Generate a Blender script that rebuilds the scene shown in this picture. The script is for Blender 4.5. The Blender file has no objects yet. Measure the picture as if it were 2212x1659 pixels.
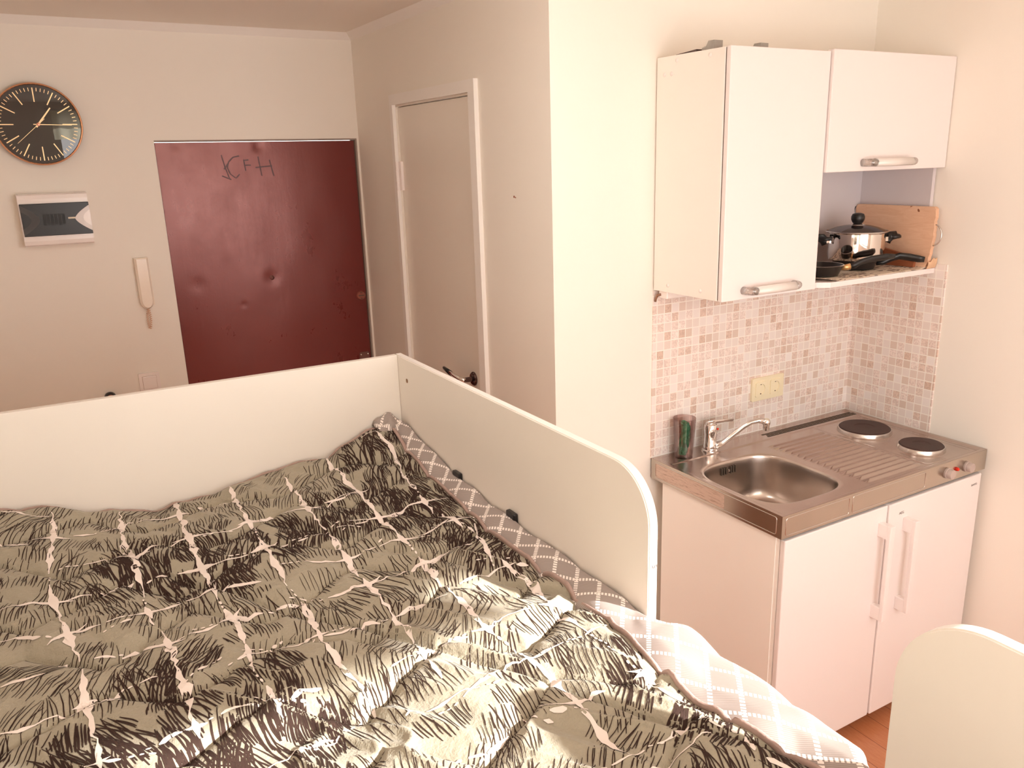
import bpy, bmesh, math, random
import numpy as np
from mathutils import Vector, Matrix

random.seed(7)
scn = bpy.context.scene

# ------------------------------------------------------------------ camera
cam_data = bpy.data.cameras.new('camera')
cam = bpy.data.objects.new('camera', cam_data)
scn.collection.objects.link(cam)
cam_data.sensor_fit = 'HORIZONTAL'
cam_data.sensor_width = 36.0
cam_data.lens = 1792.55/2212*36.0
cam_data.shift_x = -43.46/2212
cam_data.shift_y = 26.76/2212
cam_data.clip_start = .02
right = Vector((.85559303, -.51705952, -.02469854))
fwd = Vector((.49126745, .82610116, -.27606732))
up = Vector((.16314672, .22406769, .96082091))
mw = Matrix.Identity(4)
for i in range(3):
    mw[i][0] = right[i]; mw[i][1] = up[i]; mw[i][2] = -fwd[i]
mw[0][3], mw[1][3], mw[2][3] = -2.7163, -2.1026, 1.8989
cam.matrix_world = mw
scn.camera = cam

# ------------------------------------------------------------------ light
world = bpy.data.worlds.new('sky'); scn.world = world
world.use_nodes = True
wn = world.node_tree.nodes; wl = world.node_tree.links
bg = wn['Background']
bg.inputs['Color'].default_value = (1, .965, .92, 1)
bg.inputs['Strength'].default_value = 2.8

sun_data = bpy.data.lights.new('sun', 'SUN')
sun_data.energy = 14; sun_data.angle = math.radians(.9); sun_data.color = (1, .99, .95)
sun = bpy.data.objects.new('sun', sun_data); scn.collection.objects.link(sun)
sd = Vector((-.546, .838, -.445)).normalized()
sun.rotation_euler = sd.to_track_quat('-Z', 'Y').to_euler()
sun.location = (0, -5, 4)

def area(name, loc, target, sx, sy, energy, col):
    l = bpy.data.lights.new(name, 'AREA'); l.shape = 'RECTANGLE'; l.size = sx; l.size_y = sy
    l.energy = energy; l.color = col
    o = bpy.data.objects.new(name, l); scn.collection.objects.link(o); o.location = loc
    o.rotation_euler = (Vector(target)-Vector(loc)).to_track_quat('-Z', 'Z').to_euler()
    return o
# daylight of the window (diffuse sky) standing just outside the opening
area('window_daylight', (-1.42, -3.14, 1.68), (-1.42, 0, 1.60), 2.5, 1.9, 33, (1, .915, .905))

scn.view_settings.view_transform = 'Standard'
scn.view_settings.look = 'None'
scn.view_settings.gamma = 1
scn.view_settings.use_curve_mapping = False
scn.view_settings.exposure = 0.34
scn.cycles.use_denoising = True
scn.cycles.diffuse_bounces = 7
scn.cycles.max_bounces = 12
scn.cycles.caustics_reflective = False
scn.cycles.caustics_refractive = False
scn.cycles.sample_clamp_indirect = 8

# ------------------------------------------------------------------ materials
def lin(r, g, b):
    f = lambda c: ((c/255+.055)/1.055)**2.4 if c > 10 else c/255/12.92
    return (f(r), f(g), f(b), 1)

class NT:
    def __init__(s, name):
        s.m = bpy.data.materials.new(name); s.m.use_nodes = True
        s.t = s.m.node_tree; s.b = s.t.nodes['Principled BSDF']
    def n(s, kind, **kw):
        x = s.t.nodes.new(kind)
        for k, v in kw.items(): setattr(x, k, v)
        return x
    def l(s, a, b): s.t.links.new(a, b)
    def math(s, op, a, b=None, c=None):
        x = s.n('ShaderNodeMath', operation=op)
        for i, v in enumerate((a, b, c)):
            if v is None: continue
            if hasattr(v, 'links'): s.l(v, x.inputs[i])
            else: x.inputs[i].default_value = v
        return x.outputs[0]
    def mix(s, fac, a, b, mode='MIX'):
        x = s.n('ShaderNodeMix', data_type='RGBA', blend_type=mode)
        for i, v in ((0, fac), (6, a), (7, b)):
            if hasattr(v, 'links'): s.l(v, x.inputs[i])
            else: x.inputs[i].default_value = v
        return x.outputs[2]
    def coord(s, kind='Object'):
        return s.n('ShaderNodeTexCoord').outputs[kind]
    def sep(s, v):
        x = s.n('ShaderNodeSeparateXYZ'); s.l(v, x.inputs[0]); return x.outputs
    def noise(s, scale, detail=3, rough=.5, vec=None, dist=0):
        x = s.n('ShaderNodeTexNoise'); x.inputs['Scale'].default_value = scale
        x.inputs['Detail'].default_value = detail; x.inputs['Roughness'].default_value = rough
        x.inputs['Distortion'].default_value = dist
        s.l(vec if vec is not None else s.coord(), x.inputs['Vector']); return x.outputs['Fac']
    def ramp(s, fac, stops):
        x = s.n('ShaderNodeValToRGB'); s.l(fac, x.inputs[0]); e = x.color_ramp.elements
        while len(e) < len(stops): e.new(.5)
        for i, (p, c) in enumerate(stops): e[i].position = p; e[i].color = c
        return x.outputs[0]
    def bump(s, h, strength, dist=.002):
        x = s.n('ShaderNodeBump'); x.inputs['Strength'].default_value = strength
        x.inputs['Distance'].default_value = dist
        s.l(h, x.inputs['Height']); s.l(x.outputs[0], s.b.inputs['Normal'])
    def mapped(s, scale):
        x = s.n('ShaderNodeMapping'); s.l(s.coord(), x.inputs['Vector']); x.inputs['Scale'].default_value = scale
        return x.outputs[0]

def M(name, col, rough=.5, metal=0, vary=.04, vscale=6, bump=0, bscale=200, spec=.5, coat=0):
    t = NT(name)
    c2 = tuple(min(1, x*(1-vary*2)) for x in col[:3])+(1,)
    t.l(t.mix(t.noise(vscale), col, c2), t.b.inputs['Base Color'])
    t.b.inputs['Roughness'].default_value = rough
    t.b.inputs['Metallic'].default_value = metal
    t.b.inputs['Specular IOR Level'].default_value = spec
    if coat: t.b.inputs['Coat Weight'].default_value = coat; t.b.inputs['Coat Roughness'].default_value = .08
    if bump: t.bump(t.noise(bscale, 4), bump)
    return t.m

WALL = (.885, .835, .765, 1)
m_wall = M('wall paint', WALL, .75, vary=.015, vscale=1.5, bump=.12, bscale=60, spec=.3)
m_ceil = M('ceiling paint', (.90, .83, .75, 1), .5, vary=.02, vscale=1, bump=.05, bscale=60)
m_cove = M('cornice paint', (.91, .87, .83, 1), .6, vary=.02)
m_doorpaint = M('cream door paint', (.86, .80, .72, 1), .35, vary=.02, bump=.06, bscale=30)
m_cab = M('white laminate', (.83, .765, .75, 1), .30, vary=.01)
m_cabside = M('laminate side panel', (.90, .855, .80, 1), .32, vary=.01)
m_frame = M('bed laminate', (.85, .795, .725, 1), .38, vary=.015)
m_framedge = M('bed edge band', (.90, .87, .84, 1), .35, vary=.01)
m_dark = M('black plastic', (.012, .010, .010, 1), .35, vary=.1)
m_chrome = M('chrome', (.85, .82, .80, 1), .08, 1, vary=.02)
m_rose = M('chrome painted dark reflection', (.16, .11, .11, 1), .12, 1, vary=.02)  # chrome with a dark reflection painted into its base colour
m_brushed = M('brushed steel', (.70, .66, .63, 1), .25, 1, vary=.05)
m_gold = M('gold metal', (.85, .55, .28, 1), .25, .9, vary=.05)
m_goldmark = M('gold markers', (.95, .68, .38, 1), .35, .35, vary=.02)
m_plastic_cream = M('cream plastic', (.88, .78, .56, 1), .22, vary=.01)
m_plastic_white = M('white plastic', (.92, .85, .82, 1), .18, vary=.01)
m_plastic_phone = M('aged handset plastic', (.96, .86, .75, 1), .15, vary=.02)
m_gap = M('shadow gap', (.10, .07, .05, 1), .8)
m_grey = M('galvanised metal', (.45, .43, .40, 1), .45, .6, vary=.2, vscale=40)
m_dim = M('dark folded sheet', (.10, .06, .05, 1), .4)
m_silver_grip = M('silver plastic grip', (.80, .74, .70, 1), .4, .1, vary=.03)
m_print = M('label ink', (.12, .09, .08, 1), .6)
m_red = M('red indicator', (.75, .03, .01, 1), .2)
m_castiron = M('cast iron hob', (.055, .022, .018, 1), .5, .1, vary=.2, vscale=30, bump=.1, bscale=120)
m_pan = M('nonstick coating', (.018, .014, .013, 1), .28, vary=.1)
m_frameline = M('steel door frame', (.36, .29, .25, 1), .7, vary=.05)

def steel():
    t = NT('worktop stainless steel')
    n1 = t.noise(9, 5, .6); n2 = t.noise(60, 4, .6, t.mapped((1, 6, 1)))
    t.l(t.mix(n1, (.64, .55, .50, 1), (.50, .41, .37, 1)), t.b.inputs['Base Color'])
    t.b.inputs['Metallic'].default_value = 1
    t.l(t.math('MULTIPLY_ADD', n1, .10, .20), t.b.inputs['Roughness'])
    return t.m
m_steel = steel()
m_steel_bowl = M('satin steel bowl', (.64, .56, .51, 1), .27, 1, vary=.08, vscale=20)
m_steel_apron = M('apron steel', (.60, .53, .46, 1), .22, 1, vary=.08, vscale=12)

def film():
    t = NT('worn protective film')
    n = t.noise(40, 5, .7, t.mapped((1, .5, 5)))
    t.l(t.ramp(n, [(.35, (.38, .26, .20, 1)), (.5, (.62, .48, .40, 1))]), t.b.inputs['Base Color'])
    t.b.inputs['Roughness'].default_value = .45; t.b.inputs['Metallic'].default_value = .35
    return t.m
m_film = film()

def tiles():
    t = NT('mosaic tiles')
    P = .0309
    x, y, z = t.sep(t.coord())
    u = t.math('DIVIDE', t.math('ADD', x, y), P); v = t.math('DIVIDE', t.math('SUBTRACT', z, .9), P)
    iu = t.math('FLOOR', u); iv = t.math('FLOOR', v)
    fu = t.math('SUBTRACT', u, iu); fv = t.math('SUBTRACT', v, iv)
    g = .055
    def edge(f):
        a = t.math('GREATER_THAN', f, g); b = t.math('LESS_THAN', f, 1-g); return t.math('MULTIPLY', a, b)
    mask = t.math('MULTIPLY', edge(fu), edge(fv))
    cmb = t.n('ShaderNodeCombineXYZ'); t.l(iu, cmb.inputs[0]); t.l(iv, cmb.inputs[1])
    wn_ = t.n('ShaderNodeTexWhiteNoise', noise_dimensions='3D'); t.l(cmb.outputs[0], wn_.inputs['Vector'])
    col = t.ramp(wn_.outputs['Value'], [(0, (.68, .54, .46, 1)), (.16, (.74, .61, .54, 1)), (.3, (.79, .69, .64, 1)), (.6, (.83, .74, .70, 1)), (.85, (.87, .80, .77, 1)), (1, (.77, .67, .61, 1))])
    c2 = t.n('ShaderNodeCombineXYZ'); t.l(iv, c2.inputs[0]); t.l(iu, c2.inputs[1]); c2.inputs[2].default_value = 5
    w2 = t.n('ShaderNodeTexWhiteNoise', noise_dimensions='3D'); t.l(c2.outputs[0], w2.inputs['Vector'])
    mott = t.ramp(t.noise(90, 3, .6, dist=1.5), [(.4, (.80, .70, .66, 1)), (.6, (1.1, 1.04, 1.0, 1))])
    speck = t.math('MULTIPLY', t.math('GREATER_THAN', w2.outputs['Value'], .45), .75)
    col = t.mix(speck, col, t.mix(1, col, mott, 'MULTIPLY'))
    t.l(t.mix(mask, (.92, .86, .80, 1), col), t.b.inputs['Base Color'])
    t.b.inputs['Roughness'].default_value = .35
    t.bump(mask, .5, .001)
    return t.m
m_tile = tiles()

def floorwood():
    t = NT('orange laminate floor')
    x, y, z = t.sep(t.coord())
    u = t.math('DIVIDE', x, .095); iu = t.math('FLOOR', u)
    v = t.math('ADD', t.math('DIVIDE', y, .55), t.math('MULTIPLY', iu, .37)); iv = t.math('FLOOR', v)
    cmb = t.n('ShaderNodeCombineXYZ'); t.l(iu, cmb.inputs[0]); t.l(iv, cmb.inputs[1])
    w = t.n('ShaderNodeTexWhiteNoise', noise_dimensions='3D'); t.l(cmb.outputs[0], w.inputs['Vector'])
    base = t.ramp(w.outputs['Value'], [(0, (.42, .16, .07, 1)), (.5, (.53, .23, .11, 1)), (1, (.58, .30, .17, 1))])
    gr = t.noise(14, 5, .65, t.mapped((7, 1, 1)), 1.2)
    col = t.mix(t.math('MULTIPLY', gr, .8), base, (.33, .075, .02, 1))
    gap = t.math('LESS_THAN', t.math('SUBTRACT', u, iu), .02)
    t.l(t.mix(gap, col, (.12, .03, .01, 1)), t.b.inputs['Base Color'])
    t.b.inputs['Roughness'].default_value = .3
    return t.m
m_floor = floorwood()

def woodboard(name, a, b):
    t = NT(name)
    gr = t.noise(11, 6, .6, t.mapped((5, 1, 5)), 1.6)
    kn = t.noise(9, 2, .5)
    col = t.mix(gr, a, b)
    col = t.mix(t.math('GREATER_THAN', kn, .73), col, (.25, .08, .03, 1))
    t.l(col, t.b.inputs['Base Color']); t.b.inputs['Roughness'].default_value = .55
    t.bump(gr, .15)
    return t.m
m_board = woodboard('pale beech board', (.88, .60, .42, 1), (.68, .37, .22, 1))
m_board2 = woodboard('red brown board', (.42, .14, .06, 1), (.28, .08, .03, 1))

def reddoor():
    t = NT('maroon metal door paint')
    n1 = t.noise(5, 6, .62); n2 = t.noise(30, 5, .7); n3 = t.noise(1.6, 3, .5, t.mapped((1, 1, .3)))
    col = t.mix(n1, (.150, .018, .015, 1), (.105, .011, .009, 1))
    sp = t.math('GREATER_THAN', n2, .68)
    col = t.mix(t.math('MULTIPLY', sp, .12), col, (.05, .01, .01, 1))
    t.l(col, t.b.inputs['Base Color'])
    r = t.math('MULTIPLY_ADD', n1, .20, .11)
    r = t.math('ADD', r, t.math('MULTIPLY', t.noise(9, 6, .7, t.mapped((2, 1, .5))), .14))
    t.l(t.math('ADD', r, t.math('MULTIPLY', n2, .05)), t.b.inputs['Roughness'])
    t.b.inputs['Specular IOR Level'].default_value = .8; t.b.inputs['IOR'].default_value = 1.6; t.b.inputs['Specular Tint'].default_value = (1, .55, .50, 1)
    n4 = t.noise(90, 3, .7); n5 = t.noise(12, 4, .6, t.mapped((2.2, 1, .25)))
    t.bump(t.math('ADD', t.math('MULTIPLY', n4, .22), t.math('ADD', t.math('MULTIPLY', n5, .5), t.math('MULTIPLY', n3, 1.5))), .2, .004)
    return t.m
m_reddoor = reddoor()
m_scratch = M('scratched dark paint', (.085, .012, .011, 1), .42)

def quiltbase():
    t = NT('khaki cotton')
    n1 = t.noise(5, 3); n2 = t.noise(380, 2, .6, t.mapped((1, .35, 1))); n3 = t.noise(380, 2, .6, t.mapped((.35, 1, 1)))
    col = t.mix(n1, (.300, .262, .190, 1), (.262, .228, .164, 1))
    w = t.math('ADD', n2, n3)
    t.l(t.mix(t.math('MULTIPLY', w, .30), col, (.38, .33, .25, 1)), t.b.inputs['Base Color'])
    t.b.inputs['Roughness'].default_value = .85
    t.b.inputs['Sheen Weight'].default_value = .15
    t.bump(t.math('ADD', t.math('MULTIPLY', w, .12), t.math('ADD', t.noise(28, 5, .6, t.mapped((1, .45, 1)), .8), t.noise(70, 3, .6))), .55, .0045)
    return t.m
m_quilt = quiltbase()
m_qwhite = M('white print', (.80, .70, .64, 1), .8, vary=.05, vscale=30, spec=.2)
m_qblack = M('dark brown print', (.050, .028, .022, 1), .85, vary=.2, vscale=30, spec=.1)
m_seam = M('seam thread', (.12, .085, .06, 1), .9, vary=.2, vscale=80)
m_binding = M('mauve binding', (.42, .29, .25, 1), .8, vary=.15, vscale=60, bump=.5, bscale=150)

def padcloth():
    t = NT('woven diamond cloth')
    x, y, z = t.sep(t.coord())
    a = t.math('DIVIDE', t.math('ADD', t.math('MULTIPLY', x, 1.0), t.math('MULTIPLY', y, .62)), .052)
    b = t.math('DIVIDE', t.math('SUBTRACT', t.math('MULTIPLY', x, 1.0), t.math('MULTIPLY', y, .80)), .060)
    fa = t.math('FRACT', a); fb = t.math('FRACT', b)
    la = t.math('LESS_THAN', fa, .17); lb = t.math('LESS_THAN', fb, .17)
    ra = t.math('GREATER_THAN', t.math('FRACT', t.math('MULTIPLY', b, 7.0)), .38)
    rb = t.math('GREATER_THAN', t.math('FRACT', t.math('MULTIPLY', a, 7.0)), .38)
    line = t.math('MAXIMUM', t.math('MULTIPLY', la, ra), t.math('MULTIPLY', lb, rb))
    tw = t.math('GREATER_THAN', t.math('FRACT', t.math('MULTIPLY', t.math('ADD', x, t.math('MULTIPLY', y, .9)), 230)), .5)
    n = t.noise(300, 2)
    body = t.mix(t.math('MULTIPLY', tw, .45), (.27, .22, .20, 1), (.48, .41, .38, 1))
    body = t.mix(t.math('MULTIPLY', n, .5), body, (.30, .24, .21, 1))
    t.l(t.mix(line, body, (.86, .77, .72, 1)), t.b.inputs['Base Color'])
    t.b.inputs['Roughness'].default_value = .9
    t.bump(line, .5, .001)
    return t.m
m_pad = padcloth()

def newspaper():
    t = NT('printed newspaper')
    n = t.noise(110, 2, .7, t.mapped((.25, 1, 1)))
    big = t.noise(14, 2, .5)
    ink = t.math('MULTIPLY', t.math('GREATER_THAN', n, .53), t.math('GREATER_THAN', big, .47))
    t.l(t.mix(ink, (.90, .76, .62, 1), (.26, .18, .14, 1)), t.b.inputs['Base Color'])
    t.b.inputs['Roughness'].default_value = .8
    return t.m
m_news = newspaper()
m_paperedge = M('yellowed paper', (.80, .52, .33, 1), .8, vary=.1, vscale=30)

def glass(name, col, refl=.12, rough=.03):
    """thin clear walls: tinted pass-through with a mirror-like sheen at grazing angles"""
    t = NT(name)
    tr = t.n('ShaderNodeBsdfTransparent'); gl_ = t.n('ShaderNodeBsdfGlossy')
    t.l(t.mix(t.noise(20), col, tuple(c*.96 for c in col[:3])+(1,)), tr.inputs[0])
    gl_.inputs['Roughness'].default_value = rough
    lw = t.n('ShaderNodeLayerWeight'); lw.inputs['Blend'].default_value = .35
    mx = t.n('ShaderNodeMixShader'); t.l(t.math('MULTIPLY_ADD', lw.outputs['Fresnel'], .55, refl*.4), mx.inputs[0])
    t.l(tr.outputs[0], mx.inputs[1]); t.l(gl_.outputs[0], mx.inputs[2])
    t.l(mx.outputs[0], t.t.nodes['Material Output'].inputs[0])
    return t.m
m_glass = glass('smoked pink glass', (.92, .83, .82, 1), .05)
m_lidglass = glass('lid glass', (.62, .54, .52, 1), .35)
m_clear = glass('clear plastic', (.95, .92, .90, 1), .25, .15)
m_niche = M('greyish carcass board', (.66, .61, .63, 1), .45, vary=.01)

def facegloss():
    t = NT('black dial')
    t.l(t.mix(t.noise(8), (.013, .006, .006, 1), (.018, .008, .008, 1)), t.b.inputs['Base Color'])
    t.b.inputs['Roughness'].default_value = .5
    t.b.inputs['Coat Weight'].default_value = 1; t.b.inputs['Coat Roughness'].default_value = .01
    t.b.inputs['Coat IOR'].default_value = 1.6; t.b.inputs['Specular IOR Level'].default_value = .1
    return t.m
m_dial = facegloss()
m_tinted = M('tinted acrylic flap', (.018, .013, .013, 1), .28, vary=.2, vscale=9, spec=.4)
m_tinted2 = M('frosted acrylic', (.055, .045, .042, 1), .45, vary=.1)
m_breaker = M('breaker row', (.006, .005, .005, 1), .5)

def curtainmat():
    t = NT('translucent cloth')
    tr = t.n('ShaderNodeBsdfTranslucent'); tr.inputs[0].default_value = (.85, .80, .62, 1)
    di = t.n('ShaderNodeBsdfDiffuse'); di.inputs[0].default_value = (.8, .75, .6, 1)
    n = t.noise(30, 3)
    mx = t.n('ShaderNodeMixShader'); t.l(t.math('MULTIPLY_ADD', n, .2, .05), mx.inputs[0])
    t.l(tr.outputs[0], mx.inputs[1]); t.l(di.outputs[0], mx.inputs[2])
    t.l(mx.outputs[0], t.t.nodes['Material Output'].inputs[0])
    return t.m
m_curtain = curtainmat()
m_winframe = M('white window frame', (.8, .78, .75, 1), .4)

def sponge():
    t = NT('green glitter cloth')
    n = t.noise(60, 5, .7); n2 = t.noise(8, 2)
    t.l(t.ramp(n, [(.35, (.006, .09, .045, 1)), (.55, (.02, .26, .13, 1)), (.7, (.16, .55, .32, 1))]), t.b.inputs['Base Color'])
    t.b.inputs['Roughness'].default_value = .45; t.bump(n, .8, .004)
    return t.m
m_green = sponge()

# ------------------------------------------------------------------ mesh helpers
def link(name, me, mat, parent=None, smooth=False):
    o = bpy.data.objects.new(name, me); scn.collection.objects.link(o)
    if mat is not None:
        for mm in (mat if isinstance(mat, (list, tuple)) else [mat]): me.materials.append(mm)
    if smooth: me.polygons.foreach_set('use_smooth', [True]*len(me.polygons))
    if parent is not None:
        o.parent = parent; o.matrix_parent_inverse = Matrix.Translation(-Vector(parent.location))
    me.update(); return o

def raw(name, verts, faces, mat, parent=None, smooth=False, mats=None):
    me = bpy.data.meshes.new(name); me.from_pydata([tuple(map(float, v)) for v in verts], [], faces)
    o = link(name, me, mat, parent, smooth)
    if mats is not None: me.polygons.foreach_set('material_index', mats)
    return o

def frombm(name, bm, mat, parent=None, smooth=False):
    bmesh.ops.recalc_face_normals(bm, faces=bm.faces)
    me = bpy.data.meshes.new(name); bm.to_mesh(me); bm.free()
    return link(name, me, mat, parent, smooth)

def add_box(bm, x0, x1, y0, y1, z0, z1, bevel=0, seg=2):
    r = bmesh.ops.create_cube(bm, size=1)
    for v in r['verts']:
        v.co = Vector(((x0+x1)/2+v.co.x*(x1-x0), (y0+y1)/2+v.co.y*(y1-y0), (z0+z1)/2+v.co.z*(z1-z0)))
    if bevel:
        es = list({e for v in r['verts'] for e in v.link_edges})
        bmesh.ops.bevel(bm, geom=es, offset=bevel, segments=seg, affect='EDGES', profile=.5)

def box(name, x0, x1, y0, y1, z0, z1, mat, parent=None, bevel=0, seg=2, smooth=False):
    bm = bmesh.new(); add_box(bm, x0, x1, y0, y1, z0, z1, bevel, seg)
    return frombm(name, bm, mat, parent, smooth)

def boxes(name, lst, mat, parent=None, bevel=0):
    bm = bmesh.new()
    for b in lst: add_box(bm, *b, bevel=bevel)
    return frombm(name, bm, mat, parent)

def add_prism(bm, pts, fn, d0, d1):
    """outline pts (2D) mapped by fn(a, b, d)"""
    lo = [bm.verts.new(fn(a, b, d0)) for a, b in pts]; hi = [bm.verts.new(fn(a, b, d1)) for a, b in pts]
    n = len(pts)
    bm.faces.new(lo[::-1]); bm.faces.new(hi)
    for i in range(n): bm.faces.new((lo[i], lo[(i+1) % n], hi[(i+1) % n], hi[i]))

def prism(name, pts, fn, d0, d1, mat, parent=None, bevel=0, smooth=False):
    bm = bmesh.new(); add_prism(bm, pts, fn, d0, d1)
    if bevel:
        es = [e for e in bm.edges if abs(e.verts[0].index-e.verts[1].index) >= 0]
        bm.edges.ensure_lookup_table()
        es = [e for e in bm.edges if len(e.link_faces) == 2 and any(len(f.verts) == len(pts) and len(pts) != 4 or len(pts) == 4 for f in e.link_faces)]
        bmesh.ops.bevel(bm, geom=es, offset=bevel, segments=2, affect='EDGES')
    return frombm(name, bm, mat, parent, smooth)

def add_tube(bm, path, rad, seg=10, cap=True, closed=False):
    path = [Vector(p) for p in path]; rings = []; n = len(path)
    nrm = None
    for i, p in enumerate(path):
        if closed: d = path[(i+1) % n]-path[i-1]
        else: d = path[min(i+1, n-1)]-path[max(i-1, 0)]
        d.normalize()
        if nrm is None:
            nrm = d.orthogonal().normalized()
        else:
            nrm = (nrm - d*nrm.dot(d)).normalized()
        bi = d.cross(nrm)
        r = rad[i] if isinstance(rad, (list, tuple)) else rad
        rx, ry = r if isinstance(r, (list, tuple)) else (r, r)
        rings.append([bm.verts.new(p+nrm*math.cos(2*math.pi*k/seg)*rx+bi*math.sin(2*math.pi*k/seg)*ry) for k in range(seg)])
    m = n if closed else n-1
    for i in range(m):
        a, b = rings[i], rings[(i+1) % n]
        for k in range(seg): bm.faces.new((a[k], a[(k+1) % seg], b[(k+1) % seg], b[k]))
    if cap and not closed: bm.faces.new(rings[0][::-1]); bm.faces.new(rings[-1])

def tube(name, path, rad, mat, parent=None, seg=10, closed=False):
    bm = bmesh.new(); add_tube(bm, path, rad, seg, True, closed)
    return frombm(name, bm, mat, parent, True)

def add_lathe(bm, prof, c, seg=48, axis='Z', cap=True):
    c = Vector(c); rings = []
    for r, h in prof:
        ring = []
        for k in range(seg):
            a = 2*math.pi*k/seg; x, y = r*math.cos(a), r*math.sin(a)
            v = Vector((x, y, h)) if axis == 'Z' else (Vector((x, -h, y)) if axis == 'Y' else Vector((-h, x, y)))
            ring.append(bm.verts.new(c+v))
        rings.append(ring)
    for a, b in zip(rings, rings[1:]):
        for k in range(seg): bm.faces.new((a[k], a[(k+1) % seg], b[(k+1) % seg], b[k]))
    if cap:
        if prof[0][0] > 1e-5: bm.faces.new(rings[0][::-1])
        if prof[-1][0] > 1e-5: bm.faces.new(rings[-1])
    bmesh.ops.remove_doubles(bm, verts=bm.verts, dist=1e-6)

def lathe(name, prof, c, mat, parent=None, seg=48, axis='Z', smooth=True, cap=True):
    bm = bmesh.new(); add_lathe(bm, prof, c, seg, axis, cap)
    o = frombm(name, bm, mat, parent, smooth)
    return autosmooth(o) if smooth else o

def autosmooth(o, ang=35):
    me = o.data; me.polygons.foreach_set('use_smooth', [True]*len(me.polygons))
    bm = bmesh.new(); bm.from_mesh(me)
    for e in bm.edges:
        if len(e.link_faces) == 2 and e.calc_face_angle(0) > math.radians(ang): e.smooth = False
    bm.to_mesh(me); bm.free(); return o

def empty(name, loc):
    o = bpy.data.objects.new(name, None); scn.collection.objects.link(o); o.location = loc
    o.empty_display_size = .1
    return o

def tag(o, label, cat, group=None):
    o['label'] = label; o['category'] = cat
    if group: o['group'] = group
    return o

def S(o, label=None):
    o['kind'] = 'structure'
    if label: o['label'] = label
    return o

def text(name, s, size, origin, xdir, ydir, mat, parent, depth=.0006):
    cu = bpy.data.curves.new(name, 'FONT'); cu.body = s; cu.size = size; cu.extrude = depth/2
    cu.align_x = 'CENTER'; cu.align_y = 'CENTER'
    tmp = bpy.data.objects.new('tmp', cu); scn.collection.objects.link(tmp)
    dg = bpy.context.evaluated_depsgraph_get(); me = bpy.data.meshes.new_from_object(tmp.evaluated_get(dg))
    bpy.data.objects.remove(tmp)
    x = Vector(xdir).normalized(); y = Vector(ydir).normalized(); z = x.cross(y)
    o0 = Vector(origin)
    for v in me.vertices:
        c = v.co.copy(); v.co = o0+x*c.x+y*c.y+z*c.z
    me.name = name; me.materials.clear()
    return link(name, me, mat, parent)

def rrect(x0, x1, y0, y1, r, n=6):
    pts = []
    for cx, cy, a0 in ((x1-r, y1-r, 0), (x0+r, y1-r, 90), (x0+r, y0+r, 180), (x1-r, y0+r, 270)):
        for k in range(n+1):
            a = math.radians(a0+90*k/n); pts.append((cx+r*math.cos(a), cy+r*math.sin(a)))
    return pts

# ------------------------------------------------------------------ the room
H = 2.4312
YE = 1.592     # entry wall
XK = -1.3808   # passage wall
XL, YW = -3.10, -2.90
S(box('floor', XL-.1, .1, YW-.15, YE+.15, -.08, 0, m_floor))
S(box('ceiling', XL-.1, .1, YW-.15, YE+.15, H, H+.08, m_ceil))
S(box('wall_kitchen', XK, .1, 0, .1, 0, H, m_wall))
hall = S(boxes('wall_passage', [(XK, XK+.1, .1, .462, 0, H), (XK, XK+.1, 1.150, YE, 0, H), (XK, XK+.1, .462, 1.150, 2.135, H)], m_wall))
S(box('wall_right', 0, .1, YW-.15, 0, 0, H, m_wall))
S(boxes('wall_entry', [(XL-.1, -2.222, YE, YE+.1, 0, H), (-1.3895, XK+.1, YE, YE+.1, 0, H), (-2.222, -1.3895, YE, YE+.1, 2.002, H)], m_wall))
S(box('wall_left', XL-.1, XL, YW-.15, YE, 0, H, m_wall))
wx0, wx1, wz0, wz1 = -2.38, -.50, .85, 2.34
S(boxes('wall_window', [(XL, wx0, YW-.12, YW, 0, H), (wx1, 0, YW-.12, YW, 0, H), (wx0, wx1, YW-.12, YW, 0, wz0), (wx0, wx1, YW-.12, YW, wz1, H)], m_wall))
w = S(empty('window_1', (-1.4, YW-.1, wz0)), 'white framed window behind the viewer')
fy = (YW-.11, YW-.07)
boxes('window_frame', [(wx0, wx0+.05, *fy, wz0, wz1), (wx1-.05, wx1, *fy, wz0, wz1), (wx0, wx1, *fy, wz0, wz0+.05), (wx0, wx1, *fy, wz1-.04, wz1), (-1.47, -1.42, *fy, wz0, wz1)], m_winframe, w)
box('window_sill', wx0-.03, wx1+.03, YW-.06, YW+.12, wz0-.03, wz0, m_winframe, w, bevel=.004)

# cornices
def cornice(name, x0, x1, y0, y1, ax):
    # triangular cove strip
    s = .028
    if ax == 'x':
        v = [(x0, y0, H), (x0, y0-s, H), (x0, y0, H-s), (x1, y0, H), (x1, y0-s, H), (x1, y0, H-s)]
    else:
        v = [(x0, y0, H), (x0-s, y0, H), (x0, y0, H-s), (x0, y1, H), (x0-s, y1, H), (x0, y1, H-s)]
    return S(raw(name, v, [(0, 1, 2), (5, 4, 3), (0, 3, 4, 1), (1, 4, 5, 2), (2, 5, 3, 0)], m_cove))
cornice('trim_1', XL, XK, YE, YE, 'x')
cornice('trim_2', XK, XK, 0, YE, 'y')

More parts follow.
